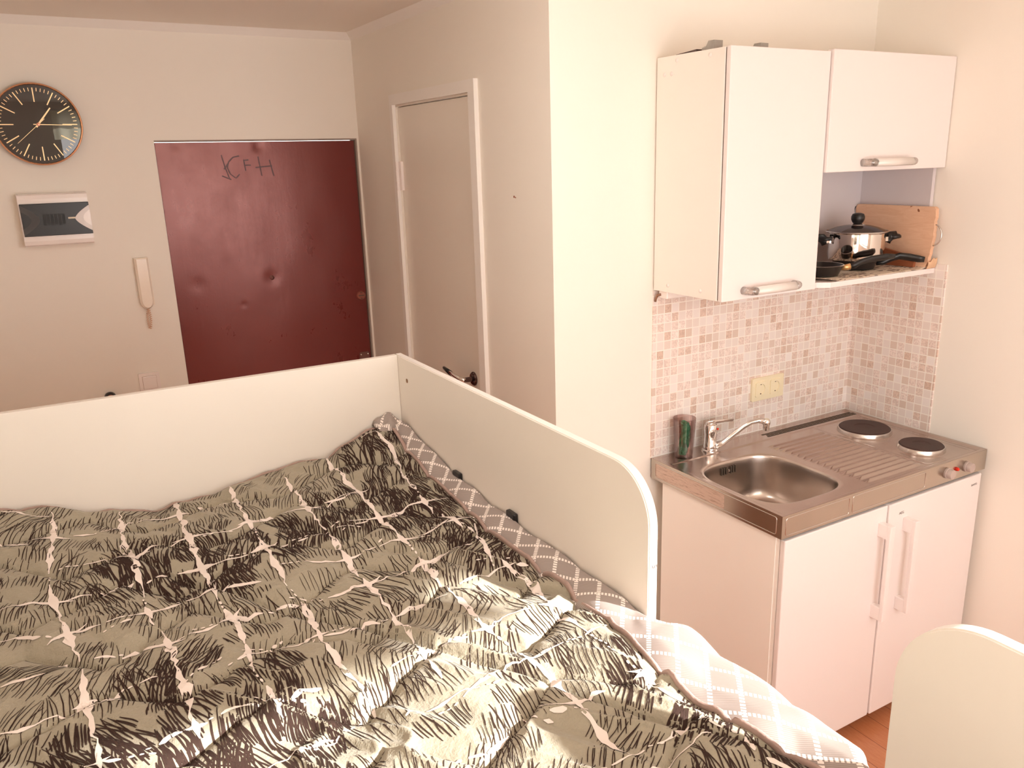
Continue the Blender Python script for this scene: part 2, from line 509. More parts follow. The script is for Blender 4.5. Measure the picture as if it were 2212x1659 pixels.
# tile splashback, part of the walls
o = raw('tile_panel', [(-1.0, -.005, .8965), (-.005, -.005, .8965), (-.005, -.005, 1.474), (-1.0, -.005, 1.474), (-1.0, 0, .8965), (-.005, 0, .8965), (-.005, 0, 1.474), (-1.0, 0, 1.474)],
        [(0, 1, 2, 3), (4, 7, 6, 5), (0, 3, 7, 4), (3, 2, 6, 7), (0, 4, 5, 1)], m_tile)
S(o); o.name = 'trim_3'; o['label'] = 'pale pink mosaic tiles behind the sink'
o = box('trim_4', -.005, 0, -.3735, -.0001, .8965, 1.508, m_tile); S(o, 'pale mosaic tiles on the right wall by the hob')

# small wall blemish
bm = bmesh.new(); add_lathe(bm, [(.004, 0), (.003, .0012), (0, .0014)], (XK, .222, 1.783), 10, 'X'); add_lathe(bm, [(.0025, 0), (.002, .001), (0, .0012)], (XK, .213, 1.781), 8, 'X')
frombm('screw_hole', bm, M('rust spot', (.25, .06, .03, 1), .7), hall, True)

# ---- entry door (maroon sheet metal)
d1 = S(empty('door_1', (-1.81, 1.61, 0)), 'dented maroon metal entry door')
dx0, dx1, dz1 = -2.219, -1.4005, 1.993
nx, nz = 120, 200
gx = np.linspace(dx0, dx1, nx+1); gz = np.linspace(.01, dz1, nz+1)
GX, GZ = np.meshgrid(gx, gz)
# ---- quilt height field (shared by mesh and printed pattern) ----
def smooth_noise(x, y, seed):
    xi = np.floor(x).astype(np.int64); yi = np.floor(y).astype(np.int64)
    fx = x - xi; fy = y - yi
    fx = fx*fx*fx*(fx*(fx*6-15)+10); fy = fy*fy*fy*(fy*(fy*6-15)+10)
    def h(a, b):
        n = (a*374761393 + b*668265263 + seed*974634777) & 0x7fffffff
        n = ((n ^ (n >> 13))*1274126177) & 0x7fffffff
        n = n ^ (n >> 16)
        return (n & 0xffff)/32767.5 - 1.0
    return (h(xi, yi)*(1-fx) + h(xi+1, yi)*fx)*(1-fy) + (h(xi, yi+1)*(1-fx) + h(xi+1, yi+1)*fx)*fy

def seam_distance(X, Y):
    # zigzag quilting rows running across the bed
    best = np.full(X.shape, 9.0)
    period, rowgap, amp = .30, .185, .052
    Xw = X + .018*smooth_noise(X*4, Y*4, 3); Yw = Y + .018*smooth_noise(X*4, Y*4, 4)
    for r in range(-2, 14):
        yc = .12 - r*rowgap
        ph = .11*(r % 3) + .5*(r % 2)
        t = (Xw/period + ph) % 1.0
        tri = np.where(t < .62, t/.62, (1-t)/.38)*2 - 1
        slope = np.where(t < .62, 2*amp/(.62*period), 2*amp/(.38*period))
        d = np.abs(Yw - (yc + amp*tri))/np.sqrt(1+slope**2)
        best = np.minimum(best, d)
        # links between rows
        yt = yc + amp; yb = yc - rowgap - amp*.2
    lk = np.abs(((Xw*.92 + Yw*.55)/.27) % 1.0 - .5)*.27
    best = np.minimum(best, lk + .02*np.clip(smooth_noise(X*3+7, Y*3, 9)*1.5+.7, 0, 2))
    return best

FAR_X = [-3.2, -2.87, -2.63, -2.55, -2.41, -2.18, -2.10, -1.99, -1.90, -1.84]
FAR_Z = [1.150, 1.142, 1.079, 1.062, 1.074, 1.108, 1.112, 1.150, 1.170, 1.160]
def base_height(X, Y):
    far = np.interp(X, FAR_X, FAR_Z)
    w = np.exp(-(np.maximum(.08 - Y, 0)/.30)**1.6)
    return 1.092*(1-w) + far*w - .006*np.clip((-Y-.9)/.6, 0, 1)

def quilt_height(X, Y):
    d = seam_distance(X, Y)
    puff = .015*(1 - np.exp(-d/.018)) - .004*np.exp(-(d/.004)**2)
    front = np.clip((-Y - .35)/.7, 0, 1)
    wr = .006*smooth_noise(X*9, Y*7, 11) + (.005+.009*front)*smooth_noise(X*5+Y*2.5, Y*6-X*3, 12)
    # long soft creases that run towards the near right
    c1 = smooth_noise((X*.85+Y*.5)*16, (Y*.85-X*.5)*3.5, 13)
    wr = wr + (.0035+.0045*front)*(1-np.abs(c1)*2) + .0022*smooth_noise(X*38+Y*15, Y*17, 14)
    r1 = 1-np.abs(smooth_noise(X*13+Y*9, Y*7-X*4, 15))*2.2; wr = wr + (.003+.006*front)*np.clip(r1, -.3, 1)**2*np.sign(r1)
    return base_height(X, Y) + puff + wr - .004

D = 1.604 + .0016*smooth_noise(GX*3, GZ*2, 31) + .0009*smooth_noise(GX*9, GZ*5, 32)
for cx_, cz_, rr, dd in ((-1.8207, 1.4232, .030, .007), (-1.9514, 1.319, .012, .004), (-1.8182, 1.975, .022, .008), (-2.14, 1.985, .02, .005), (-1.80, 1.33, .007, .0025), (-1.795, 1.27, .007, .0025), (-1.79, 1.22, .006, .002), (-1.79, 1.15, .006, .002), (-2.13, 1.42, .03, .003)):
    dd *= .42; D = D + dd*np.exp(-((GX-cx_)**2+(GZ-cz_)**2)/rr**2) - .3*dd*np.exp(-((GX-cx_)**2+(GZ-cz_-.0)**2)/(2.2*rr)**2)
def doorY(x, z):
    i = int(round((x-dx0)/(dx1-dx0)*nx)); j = int(round((z-.01)/(dz1-.01)*nz)); return D[min(max(j, 0), nz), min(max(i, 0), nx)]
V = [(GX[j, i], D[j, i], GZ[j, i]) for j in range(nz+1) for i in range(nx+1)]
F = [(j*(nx+1)+i, j*(nx+1)+i+1, (j+1)*(nx+1)+i+1, (j+1)*(nx+1)+i) for j in range(nz) for i in range(nx)]
mi = [0]*len(F)
def ribbon(V, F, mi, pts, wid, fn, mat_i):
    """pts 2-D, fn -> 3D"""
    L = []
    for i in range(len(pts)):
        a = pts[max(i-1, 0)]; b = pts[min(i+1, len(pts)-1)]
        dx, dy = b[0]-a[0], b[1]-a[1]; l = math.hypot(dx, dy) or 1
        w_ = wid[i]/2
        L.append(((pts[i][0]-dy/l*w_, pts[i][1]+dx/l*w_), (pts[i][0]+dy/l*w_, pts[i][1]-dx/l*w_)))
    k0 = len(V)
    for a, b in L: V.append(fn(*a)); V.append(fn(*b))
    for i in range(len(L)-1):
        F.append((k0+2*i, k0+2*i+2, k0+2*i+3, k0+2*i+1)); mi.append(mat_i)
def resample(pts, step):
    out = [pts[0]]
    for a, b in zip(pts, pts[1:]):
        n = max(1, int(math.hypot(b[0]-a[0], b[1]-a[1])/step))
        out += [(a[0]+(b[0]-a[0])*k/n, a[1]+(b[1]-a[1])*k/n) for k in range(1, n+1)]
    return out
SCR = [[(-1.971, 1.942), (-1.962, 1.896), (-1.948, 1.843)], [(-1.9, 1.937), (-1.926, 1.932), (-1.945, 1.914), (-1.953, 1.892), (-1.944, 1.866), (-1.923, 1.848), (-1.906, 1.864)], [(-1.967, 1.885), (-1.946, 1.91)], [(-1.884, 1.922), (-1.88, 1.877)], [(-1.885, 1.899), (-1.857, 1.899)], [(-1.885, 1.918), (-1.864, 1.921)], [(-1.824, 1.933), (-1.816, 1.854)], [(-1.839, 1.889), (-1.769, 1.894)], [(-1.778, 1.919), (-1.766, 1.852)], [(-1.978, 1.859), (-1.942, 1.843)]]
for s_ in SCR:
    p_ = resample(s_, .008)
    ribbon(V, F, mi, p_, [.0042+.002*random.random() for _ in p_], lambda x, z: (x, doorY(x, z)-.0006, z), 1)
raw('door_leaf', V, F, [m_reddoor, m_scratch], d1, True, mi)
box('door_core', dx0, dx1, 1.612, 1.655, .01, dz1, m_reddoor, d1)
boxes('door_frame', [(-2.2219, -1.3896, 1.594, 1.66, dz1+.003, 2.0018), (-1.3965, -1.3896, 1.594, 1.66, 0, 1.9959)], m_frameline, d1)
box('door_edge_strip', -1.4003, -1.3968, 1.606, 1.66, 0, dz1, m_gap, d1)  # dark strip filling the gap between leaf and frame
lk = lathe('lock', [(.0215, 0), (.0215, .003), (.018, .006), (0, .006)], (-1.4243, 1.6035, 1.3046), M('red brown lock', (.32, .10, .07, 1), .35, .4), d1, 24, 'Y')
boxes('keyhole', [(-1.4375, -1.411, 1.5960, 1.598, 1.3025, 1.3067), (-1.4285, -1.420, 1.5960, 1.598, 1.290, 1.2935), (-1.4285, -1.420, 1.5960, 1.598, 1.316, 1.3195)], m_gap, lk)
lt = prism('latch_plate', rrect(-1.456, -1.408, .965, 1.037, .008), lambda a, b, d: (a, d, b), 1.5985, 1.602, M('worn latch steel', (.30, .16, .14, 1), .3, .8), d1)
bm = bmesh.new()
for px_ in (-1.449, -1.415): add_lathe(bm, [(.004, 0), (.003, .002), (0, .0025)], (px_, 1.5985, 1.026), 12, 'Y')
frombm('screw', bm, m_chrome, lt, True)
lathe('peephole', [(.010, 0), (.010, .003), (.006, .004), (.006, .002), (0, .002)], (-1.8207, 1.607, 1.4232), M('old brass', (.10, .03, .02, 1), .4, .6), d1, 20, 'Y')

# ---- bathroom door
d2 = S(empty('door_2', (XK, .8, 0)), 'cream painted inner door with white casing')
box('door_leaf', XK+.006, XK+.046, .494, 1.136, .01, 2.103, m_doorpaint, d2, bevel=.002)
ca = XK
def casing(pts, name):
    return prism(name, pts, lambda a, b, d: (d, a, b), ca-.016, ca+.004, m_cove, d2)
casing([(1.168, 2.151), (.438, 2.151), (.482, 2.112), (1.140, 2.112)], 'casing')
casing([(.438, 2.151), (.482, 2.112), (.482, 0), (.438, 0)], 'casing')
casing([(1.168, 2.151), (1.140, 2.112), (1.140, 0), (1.168, 0)], 'casing')
boxes('jamb', [(XK-.002, XK+.09, .4625, .4925, 0, 2.1348), (XK-.002, XK+.09, 1.1375, 1.1495, 0, 2.1348), (XK-.002, XK+.09, .4925, 1.1375, 2.105, 2.1348)], m_doorpaint, d2)
bm = bmesh.new()
for k in range(3): add_lathe(bm, [(.0065, -.018), (.0068, -.017), (.0068, .017), (.0065, .018)], (XK-.010, 1.142, 1.842+(k-1)*.0375), 14)
add_box(bm, XK-.004, XK+.006, 1.118, 1.142, 1.786, 1.898)
frombm('hinge', bm, m_plastic_white, d2, False)
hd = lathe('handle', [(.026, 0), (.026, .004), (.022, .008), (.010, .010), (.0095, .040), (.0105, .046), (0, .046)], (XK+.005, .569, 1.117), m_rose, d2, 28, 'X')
tube('lever', [(XK-.038, .560, 1.117), (XK-.043, .59, 1.119), (XK-.047, .63, 1.124), (XK-.047, .68, 1.130), (XK-.045, .70, 1.133)], [(.009, .010), (.0085, .011), (.007, .014), (.006, .015), (.004, .013)], m_chrome, hd, 12)
tube('lever_end', [(XK-.048, .662, 1.128), (XK-.047, .705, 1.134)], [(.009, .018), (.007, .016)], m_dark, hd, 12)

# ------------------------------------------------------------------ kitchenette: steel sink and hob top
KT = .8985
top = tag(empty('sink_hob_worktop', (-.5, -.3, .826)), 'stainless steel worktop with sink, drainer ribs and two hotplates', 'sink worktop')
def zt(x, y):
    d = np.minimum(np.minimum(x+1.0, -.006-x), np.minimum(y+.5956, -.006-y))
    s = np.clip((d-.014)/.007, 0, 1); s = s*s*(3-2*s)
    z = KT - .0050*s
    led = np.clip((y+.094)/.006, 0, 1)
    z = z + .0035*s*led*(1-np.clip((y+.030)/.006, 0, 1)*0)
    # drainer ribs
    ph = (y+.150)/.0283
    rib = np.clip(np.cos(2*math.pi*ph)*.5+.35, 0, 1)
    ends = np.clip((x+.590+.010*np.cos(2*math.pi*ph+math.pi))/.018, 0, 1)*np.clip((-.300-x)/.018, 0, 1)
    m = ends*np.where((y < -.138) & (y > -.568), 1, 0)
    z = z + .0068*rib*m*np.clip((-.138-y)/.006, 0, 1)*np.clip((y+.568)/.006, 0, 1)
    # raised outline round the hotplates
    ex = np.maximum(np.abs(x+.172)-.118+.02, 0); ey = np.maximum(np.abs(y+.330)-.238+.02, 0)
    rd = np.hypot(ex, ey)-.02
    z = z + .0018*np.exp(-(rd/.0028)**2)
    for cx_, cy_, r_ in ((-.166, -.222, .100), (-.166, -.455, .083)):
        rr = np.hypot(x-cx_, y-cy_); z = z + .0022*np.exp(-((rr-r_)/.006)**2)
    return z
bm = bmesh.new()
def grid_patch(x0, x1, y0, y1, st=.0032):
    nx = max(1, int(round((x1-x0)/st))); ny = max(1, int(round((y1-y0)/st)))
    X, Y = np.meshgrid(np.linspace(x0, x1, nx+1), np.linspace(y0, y1, ny+1)); Z = zt(X, Y)
    vs = [[bm.verts.new((X[j, i], Y[j, i], Z[j, i])) for i in range(nx+1)] for j in range(ny+1)]
    for j in range(ny):
        for i in range(nx): bm.faces.new((vs[j][i], vs[j][i+1], vs[j+1][i+1], vs[j+1][i]))
BX0, BX1, BY0, BY1 = -.981, -.607, -.575, -.100
grid_patch(-1, -.006, BY1, -.006); grid_patch(-1, BX0, -.5956, BY1); grid_patch(BX1, -.006, -.5956, BY1); grid_patch(BX0, BX1, -.5956, BY0)
bcx, bcy, ba, bb = -.7925, -.350, .1735, .185
NB = 128
def ray_rect(a):
    c, s = math.cos(a), math.sin(a)
    tx = ((BX1-bcx) if c > 0 else (BX0-bcx))/c if abs(c) > 1e-9 else 1e9
    ty = ((BY1-bcy) if s > 0 else (BY0-bcy))/s if abs(s) > 1e-9 else 1e9
    t = min(tx, ty); return (bcx+c*t, bcy+s*t)
def sup(a, k, e=3.4):
    c, s = math.cos(a), math.sin(a)
    r = (abs(c/(ba*k))**e+abs(s/(bb*k))**e)**(-1/e)
    return (bcx+c*r, bcy+s*r)
angs = [2*math.pi*k/NB for k in range(NB)]
# snap the nearest rays to the rectangle's corners
for X_, Y_ in ((BX0, BY0), (BX0, BY1), (BX1, BY0), (BX1, BY1)):
    a = math.atan2(Y_-bcy, X_-bcx) % (2*math.pi); k = min(range(NB), key=lambda i: abs(angs[i]-a)); angs[k] = a
rings = []
outer = [ray_rect(a) for a in angs]
for f in (0, .5, .85):
    rings.append([bm.verts.new((lambda p, q: (p[0]+(q[0]-p[0])*f, p[1]+(q[1]-p[1])*f, float(zt(np.float64(p[0]+(q[0]-p[0])*f), np.float64(p[1]+(q[1]-p[1])*f)))))(outer[i], sup(angs[i], 1.035))) for i in range(NB)])
prev = rings[0]
for rg in rings[1:]:
    for k in range(NB): bm.faces.new((prev[k], prev[(k+1) % NB], rg[(k+1) % NB], rg[k]))
    prev = rg
faces_top = len(bm.faces)
zb = KT-.005
for k_, dz in ((1.02, 0), (1.008, -.001), (1.0, -.004), (.992, -.010), (.985, -.03), (.97, -.08), (.955, -.118), (.93, -.140), (.88, -.153), (.80, -.158), (.6, -.160), (.35, -.162), (.2, -.163)):
    rg = [bm.verts.new((*sup(a, k_, 3.4 if k_ > .7 else 2.4), zb+dz)) for a in angs]
    for k in range(NB): bm.faces.new((prev[k], prev[(k+1) % NB], rg[(k+1) % NB], rg[k]))
    prev = rg
bm.faces.new(prev[::-1])
bmesh.ops.recalc_face_normals(bm, faces=bm.faces)
me = bpy.data.meshes.new('worktop_surface'); bm.to_mesh(me); bm.free()
ws = link('worktop_surface', me, [m_steel, m_steel_bowl], top, True)
for p in me.polygons[faces_top+NB*2:]: p.material_index = 1
if me.polygons[0].normal.z < 0: me.flip_normals()
# aprons
boxes('apron', [(-1.0, -.006, -.5956, -.590, .8265, KT-.0004), (-1.0, -.994, -.5899, -.008, .8265, KT-.0004), (-.012, -.006, -.5899, -.008, .8265, KT-.0004)], m_steel_apron, top)
def outline(name, pts3, parent, r=.0013, mat=None):
    return tube(name, pts3, r, mat or m_brushed, parent, 6, True)
for x0, x1 in ((-.984, -.712), (-.696, -.342)):
    outline('pressed_panel', [(a, -.5958, b) for a, b in rrect(x0, x1, .835, .889, .007)], top)
outline('pressed_panel', [(-1.0002, a, b) for a, b in rrect(-.575, -.030, .835, .889, .007)], top)
fm = box('protective_film', -1.0006, -1.0, -.362, -.034, .8375, .8865, m_film, top); fm['label'] = 'worn matt film patch on the side apron'
# vent grille
bm = bmesh.new()
for r_ in range(3):
    for i in range(24):
        x = -.505+i*.0203+(r_ % 2)*.0095+r_*.002; y = -.047-r_*.0125
        add_box(bm, x-.0084, x+.0084, y-.0043, y+.0043, KT-.0030, KT-.0006)
frombm('vent_grille', bm, m_gap, top)
# hotplates
for cx_, cy_, r_ in ((-.166, -.222, .090), (-.166, -.455, .0725)):
    hp = lathe('hotplate', [(0, .004), (r_*.28, .004), (r_*.29, .0052), (r_*.33, .0052), (r_*.34, .004), (r_*.96, .0045), (r_, .002), (r_, -.008)][::-1] if False else [(r_, -.008), (r_, .002), (r_*.965, .0045), (r_*.42, .004), (r_*.41, .0028), (r_*.36, .0026), (r_*.25, .0024), (0, .0024)], (cx_, cy_, KT+.008), m_castiron, top, 64)
    lathe('trim_ring', [(r_+.0060, -.0125), (r_+.0055, -.006), (r_+.0035, .0004), (r_+.001, .0012), (r_+.0003, -.004)], (cx_, cy_, KT+.008), m_brushed, hp, 64, cap=False)
# controls
for x in (-.2289+.003, -.121+.003):
    kb = lathe('knob', [(.0185, 0), (.0185, .006), (.0165, .007), (.0160, .021), (.0145, .023), (0, .023)], (x, -.5958, .860), m_plastic_cream if False else M('beige knob', (.50, .40, .36, 1), .3), top, 28, 'Y')
    autosmooth(kb)
lathe('indicator_light', [(.0065, 0), (.0065, .004), (.005, .008), (.002, .010), (0, .010)], (-.1745, -.5958, .863), m_red, top, 20, 'Y')
bowl_y = bcy+bb*.975
boxes('overflow_slots', [(bcx-.036+.0105*i-.0018, bcx-.036+.0105*i+.0018, bowl_y-.0040, bowl_y+.002, KT-.050, KT-.025) for i in (0, 1, 2, 4, 5, 6)], m_gap, top)
lathe('overflow_screw', [(.0045, 0), (.004, .002), (0, .003)], (bcx-.036+.0315, bowl_y-.0035, KT-.037), m_chrome, top, 12, 'Y')
dr = lathe('drain', [(.042, .001), (.040, .003), (.034, .0015), (.020, -.0005), (.018, .002), (0, .003)], (bcx, bcy, KT-.005-.163+.001), m_brushed, top, 40)

# ---- mixer tap
tap = tag(empty('mixer_tap', (-.781, -.060, KT-.0015)), 'chrome single lever mixer tap with a bent spout', 'tap')
autosmooth(lathe('body', [(.029, 0), (.029, .004), (.0235, .007), (.0225, .030), (.0215, .032), (.0215, .066), (.0235, .068), (.0235, .090), (.021, .096), (0, .098)], (-.781, -.060, KT-.0015), m_chrome, tap, 32), 30)
tube('lever', [(-.800, -.058, .996), (-.770, -.062, .999), (-.735, -.066, .998), (-.690, -.072, .995)], [(.006, .020), (.0055, .016), (.0045, .010), (.0045, .008)], m_chrome, tap, 14)
lathe('hot_mark', [(.0042, 0), (.004, .0008), (0, .001)], (-.770, -.0835, .980), m_red, tap, 12, 'Y')
sp = tube('spout', [(-.765, -.073, .912), (-.745, -.085, .925), (-.715, -.104, .955), (-.685, -.123, .985), (-.665, -.136, .999), (-.645, -.150, 1.005), (-.628, -.161, 1.002)], [.0105, .0100, .0092, .0090, .0090, .0095, .0105], m_chrome, tap, 16)
lathe('aerator', [(.0115, -.012), (.0115, .006), (.0135, .010), (.0135, .022), (.010, .027), (0, .028)], (-.622, -.165, .982), m_chrome, sp, 24)

# ---- tumbler with green cloth
gl = lathe('drinking_glass', [(0, .004), (.0285, .004), (.0370, .137), (.0385, .138), (.0395, .137), (.0310, .002), (.029, 0), (0, 0)], (-.893, -.050, KT-.0012), m_glass, None, 48)
tag(gl, 'smoky pink tumbler holding a green cloth behind the sink', 'glass')
bm = bmesh.new()
N_, K_ = 28, 30
rg = []
for j in range(K_):
    t = j/(K_-1); z = .003+.113*t
    r0 = .0225*(1-.10*t)*(1 if t > .04 else .85); shx = -.006+.012*math.sin(t*2.6)
    ring = []
    for k in range(N_):
        a = 2*math.pi*k/N_
        r = r0*(1+.16*math.sin(3*a+4*t)+.07*math.sin(7*a-6*t))*(1 if t < .93 else .86)
        ring.append(bm.verts.new((-.893+shx+r*.80*math.cos(a), -.050+r*.70*math.sin(a), KT+.004+z*(1+.03*math.sin(a*1)))))
    rg.append(ring)
for a, b in zip(rg, rg[1:]):
    for k in range(N_): bm.faces.new((a[k], a[(k+1) % N_], b[(k+1) % N_], b[k]))
# hollow rolled top
inner = [bm.verts.new(v.co*.0+Vector(((v.co.x+.893-.004)*.62-.893+.004, (v.co.y+.050)*.6-.050, v.co.z-.002))) for v in rg[-1]]
deep = [bm.verts.new(v.co-Vector((0, 0, .02))) for v in inner]
for k in range(N_):
    bm.faces.new((rg[-1][k], rg[-1][(k+1) % N_], inner[(k+1) % N_], inner[k])); bm.faces.new((inner[k], inner[(k+1) % N_], deep[(k+1) % N_], deep[k]))
bm.faces.new(deep); bm.faces.new(rg[0][::-1])
tag(frombm('cleaning_cloth', bm, m_green, None, True), 'rolled glittery green cleaning cloth standing inside the tumbler', 'cloth')

# ---- base cabinet and fridge
def bar_handle(parent, x, yf, z0, z1):
    bm = bmesh.new()
    add_box(bm, x-.011, x+.011, yf-.046, yf-.031, z0, z1, bevel=.003)
    add_box(bm, x-.011, x+.011, yf-.033, yf+.0005, z1-.046, z1, bevel=.002)
    add_box(bm, x-.011, x+.011, yf-.033, yf+.0005, z0, z0+.046, bevel=.002)
    return frombm('handle', bm, m_cab, parent)
cb = tag(empty('base_cabinet', (-.754, -.3, 0)), 'white cupboard under the sink, left of the fridge', 'kitchen cabinet')
boxes('body', [(-.987, -.971, -.578, -.055, .045, .8262), (-.540, -.5245, -.578, -.055, .045, .8262), (-.971, -.540, -.578, -.055, .045, .061), (-.971, -.540, -.066, -.055, .061, .8262), (-.971, -.540, -.578, -.50, .808, .8262)], m_cabside, cb)
box('side_panel', -.9895, -.9872, -.566, -.057, .047, .8255, m_cabside, cb)
dr_ = box('door', -.987, -.527, -.600, -.5805, .047, .819, m_cab, cb, bevel=.0035)
bar_handle(dr_, -.557, -.600, .438, .770)
for x in (-.96, -.555):
    for y in (-.54, -.09): lathe('foot', [(.018, 0), (.018, .006), (.013, .008), (.013, .0452), (0, .0452)], (x, y, 0), m_dark, cb, 16)
fr = tag(empty('fridge', (-.275, -.3, 0)), 'white undercounter fridge at the right wall', 'fridge')
box('body', -.5215, -.032, -.578, -.055, .045, .8262, m_cab, fr)
fd = box('door', -.5225, -.034, -.604, -.5795, .049, .8195, m_cab, fr, bevel=.004)
bar_handle(fd, -.4385, -.604, .432, .760)
box('handle_slot', -.4275, -.4268, -.648, -.636, .752, .7545, m_gap, fd)
text('lettering', 'AEG', .0125, (-.4615, -.6043, .7790), (1, 0, 0), (0, 0, 1), m_print, fd)
text('lettering', 'SANTO', .0100, (-.0730, -.6043, .7860), (1, 0, 0), (0, 0, 1), m_print, fd)
for x in (-.49, -.07):
    for y in (-.54, -.09): lathe('foot', [(.018, 0), (.018, .006), (.013, .008), (.013, .0452), (0, .0452)], (x, y, 0), m_dark, fr, 16)

# ---- wall cabinets
def grip(parent, x0, x1, yf, z):
    h = tube('handle', [(x0+.022, yf-.030, z), (x1-.022, yf-.030, z)], [(.0135, .0115)]*2, m_silver_grip, parent, 16)
    for xa, xb in ((x0, x0+.024), (x1, x1-.024)):
        tube('handle_end', [(xa, yf+.0005, z), (xa, yf-.010, z), (xa+(xb-xa)*.25, yf-.026, z), (xa+(xb-xa)*.6, yf-.0305, z), (xb, yf-.0305, z)], [(.0120, .0120)]*5, m_clear, h, 12)
    return h
ca1 = tag(empty('wall_cabinet', (-.797, -.15, 1.478)), 'tall white wall cabinet with one full height door, left of the open shelf', 'kitchen cabinet')
box('body', -1.0, -.5985, -.2945, -.0052, 1.478, 2.178, m_cabside, ca1, bevel=.0008)
box('door_gap', -.9965, -.6000, -.2973, -.2947, 1.480, 2.176, m_gap, ca1)  # dark strip painting in the shade between body and door
cd = box('door', -.9975, -.5985, -.3146, -.2975, 1.4765, 2.1795, m_cab, ca1, bevel=.002)
grip(cd, -.912, -.700, -.3146, 1.5035)
bm = bmesh.new()
for y, z in ((-.040, 2.128), (-.072, 2.128), (-.095, 2.163), (-.235, 2.163), (-.075, 1.500), (-.225, 1.500)):
    cp = bmesh.new(); add_lathe(cp, [(.0065, 0), (.006, .0010), (0, .0014)], (-1.0, y, z), 16, 'X'); frombm('screw_cap', cp, m_plastic_white, ca1, True)
ca2 = tag(empty('wall_cabinet', (-.3, -.15, 1.478)), 'white wall cabinet with a lift-up door above an open shelf', 'kitchen cabinet')
box('body', -.5965, -.0062, -.2945, -.0052, 1.833, 2.178, m_cabside, ca2)
box('side_panel', -.0225, -.0062, -.2945, -.0052, 1.4936, 1.8329, m_niche, ca2); box('side_panel', -.5965, -.5805, -.2945, -.0052, 1.4936, 1.8329, m_niche, ca2)
box('back_panel', -.5804, -.0226, -.0100, -.0052, 1.4936, 1.8329, m_niche, ca2)
prism('shelf', [(-.5965, -.0052), (-.0062, -.0052), (-.0062, -.327), (-.540, -.327), (-.575, -.300), (-.5965, -.300)], lambda a, b, d: (a, b, d), 1.4765, 1.4934, m_cab, ca2)
cd2 = box('door', -.5955, -.0035, -.3250, -.2985, 1.8335, 2.1850, m_cab, ca2, bevel=.002)
grip(cd2, -.432, -.205, -.3250, 1.859)

for i, x in enumerate((-.990, -.812)):
    bx = bmesh.new()
    add_prism(bx, [(-.200, 2.178), (-.240, 2.178), (-.240, 2.202), (-.216, 2.202)][::-1], lambda a, b, d: (d, a, b), x-.001, x+.001)
    add_box(bx, x+.001, x+.031, -.240, -.238, 2.178, 2.202); add_box(bx, x+.001, x+.031, -.2379, -.216, 2.2002, 2.202)
    o = frombm('metal_bracket', bx, m_grey)
    tag(o, ('grey metal bracket on top of the tall cabinet, nearer its left side', 'grey metal bracket on top of the tall cabinet, further right behind the door')[i], 'bracket', 'brackets on the tall cabinet')
o = prism('folded_sheet', [(-.975, -.060), (-.90, -.065), (-.90, -.150), (-.975, -.150)], lambda a, b, d: (a, b, 2.1782+d*(1+max(0, (-.06-b))*14)), 0, .0045, m_dim)
tag(o, 'thin dark folded sheet lying on the tall cabinet behind the bracket', 'sheet')
o = lathe('cable_roll', [(.020, 0), (.026, .004), (.026, .010), (.020, .014), (.012, .014)], (-.952, -.186, 2.1782), m_grey, None, 24)
tag(o, 'small round grey-brown roll on the cabinet between sheet and bracket', 'roll')
o = box('under_cabinet_lamp', -.990, -.730, -.060, -.018, 1.452, 1.4778, m_plastic_white, None, bevel=.004)
tag(o, 'white strip lamp fixed under the tall wall cabinet', 'lamp')
tube('cable', [(-.9895, -.03, 1.465), (-.995, -.02, 1.463), (-.996, -.012, 1.45), (-.996, -.0095, 1.440)], .004, M('brown cable', (.30, .15, .09, 1), .5), o)

# ---- double socket on the tiles
so = tag(empty('double_socket', (-.458, -.006, 1.06)), 'cream double wall socket on the mosaic tiles', 'socket')
sx0, sx1, sz0, sz1 = -.5405, -.3790, 1.0195, 1.1060
fp_ = prism('frame', rrect(sx0, sx1, sz0, sz1, .006), lambda a, b, d: (a, d, b), -.0135, -.0052, m_plastic_cream, so)
for cx_ in (sx0+.0435, sx1-.0435):
    bm = bmesh.new(); NS = 48; zc_ = 1.0628; yf = -.0165
    sq = []; ci = []; wl_ = []; fl_ = []; bk_ = []
    for k in range(NS):
        a = 2*math.pi*(k+.5)/NS; c_, s_ = math.cos(a), math.sin(a); m2 = max(abs(c_), abs(s_))
        sq.append(bm.verts.new((cx_+.027*c_/m2, yf, zc_+.027*s_/m2))); bk_.append(bm.verts.new((cx_+.027*c_/m2, -.0130, zc_+.027*s_/m2)))
        ci.append(bm.verts.new((cx_+.0205*c_, yf-.0006, zc_+.0205*s_))); wl_.append(bm.verts.new((cx_+.0195*c_, yf, zc_+.0195*s_))); fl_.append(bm.verts.new((cx_+.0190*c_, yf+.0075, zc_+.0190*s_)))
    for A, B in ((bk_, sq), (sq, ci), (ci, wl_), (wl_, fl_)):
        for k in range(NS): bm.faces.new((A[k], A[(k+1) % NS], B[(k+1) % NS], B[k]))
    bm.faces.new(fl_)
    ins = autosmooth(frombm('socket_insert', bm, m_plastic_cream, so), 25)
    pb = bmesh.new()
    for dx in (-.0095, .0095): add_lathe(pb, [(.0024, 0), (.0024, .0006), (0, .0006)], (cx_+dx, -.0095, 1.0628), 10, 'Y')
    add_box(pb, cx_-.0022, cx_+.0022, -.0155, -.0100, 1.0628-.0192, 1.0628-.0162); add_box(pb, cx_-.0022, cx_+.0022, -.0155, -.0100, 1.0628+.0162, 1.0628+.0192)
    frombm('contacts', pb, m_gap, ins)

# ------------------------------------------------------------------ things on the open shelf
SZ = 1.4936
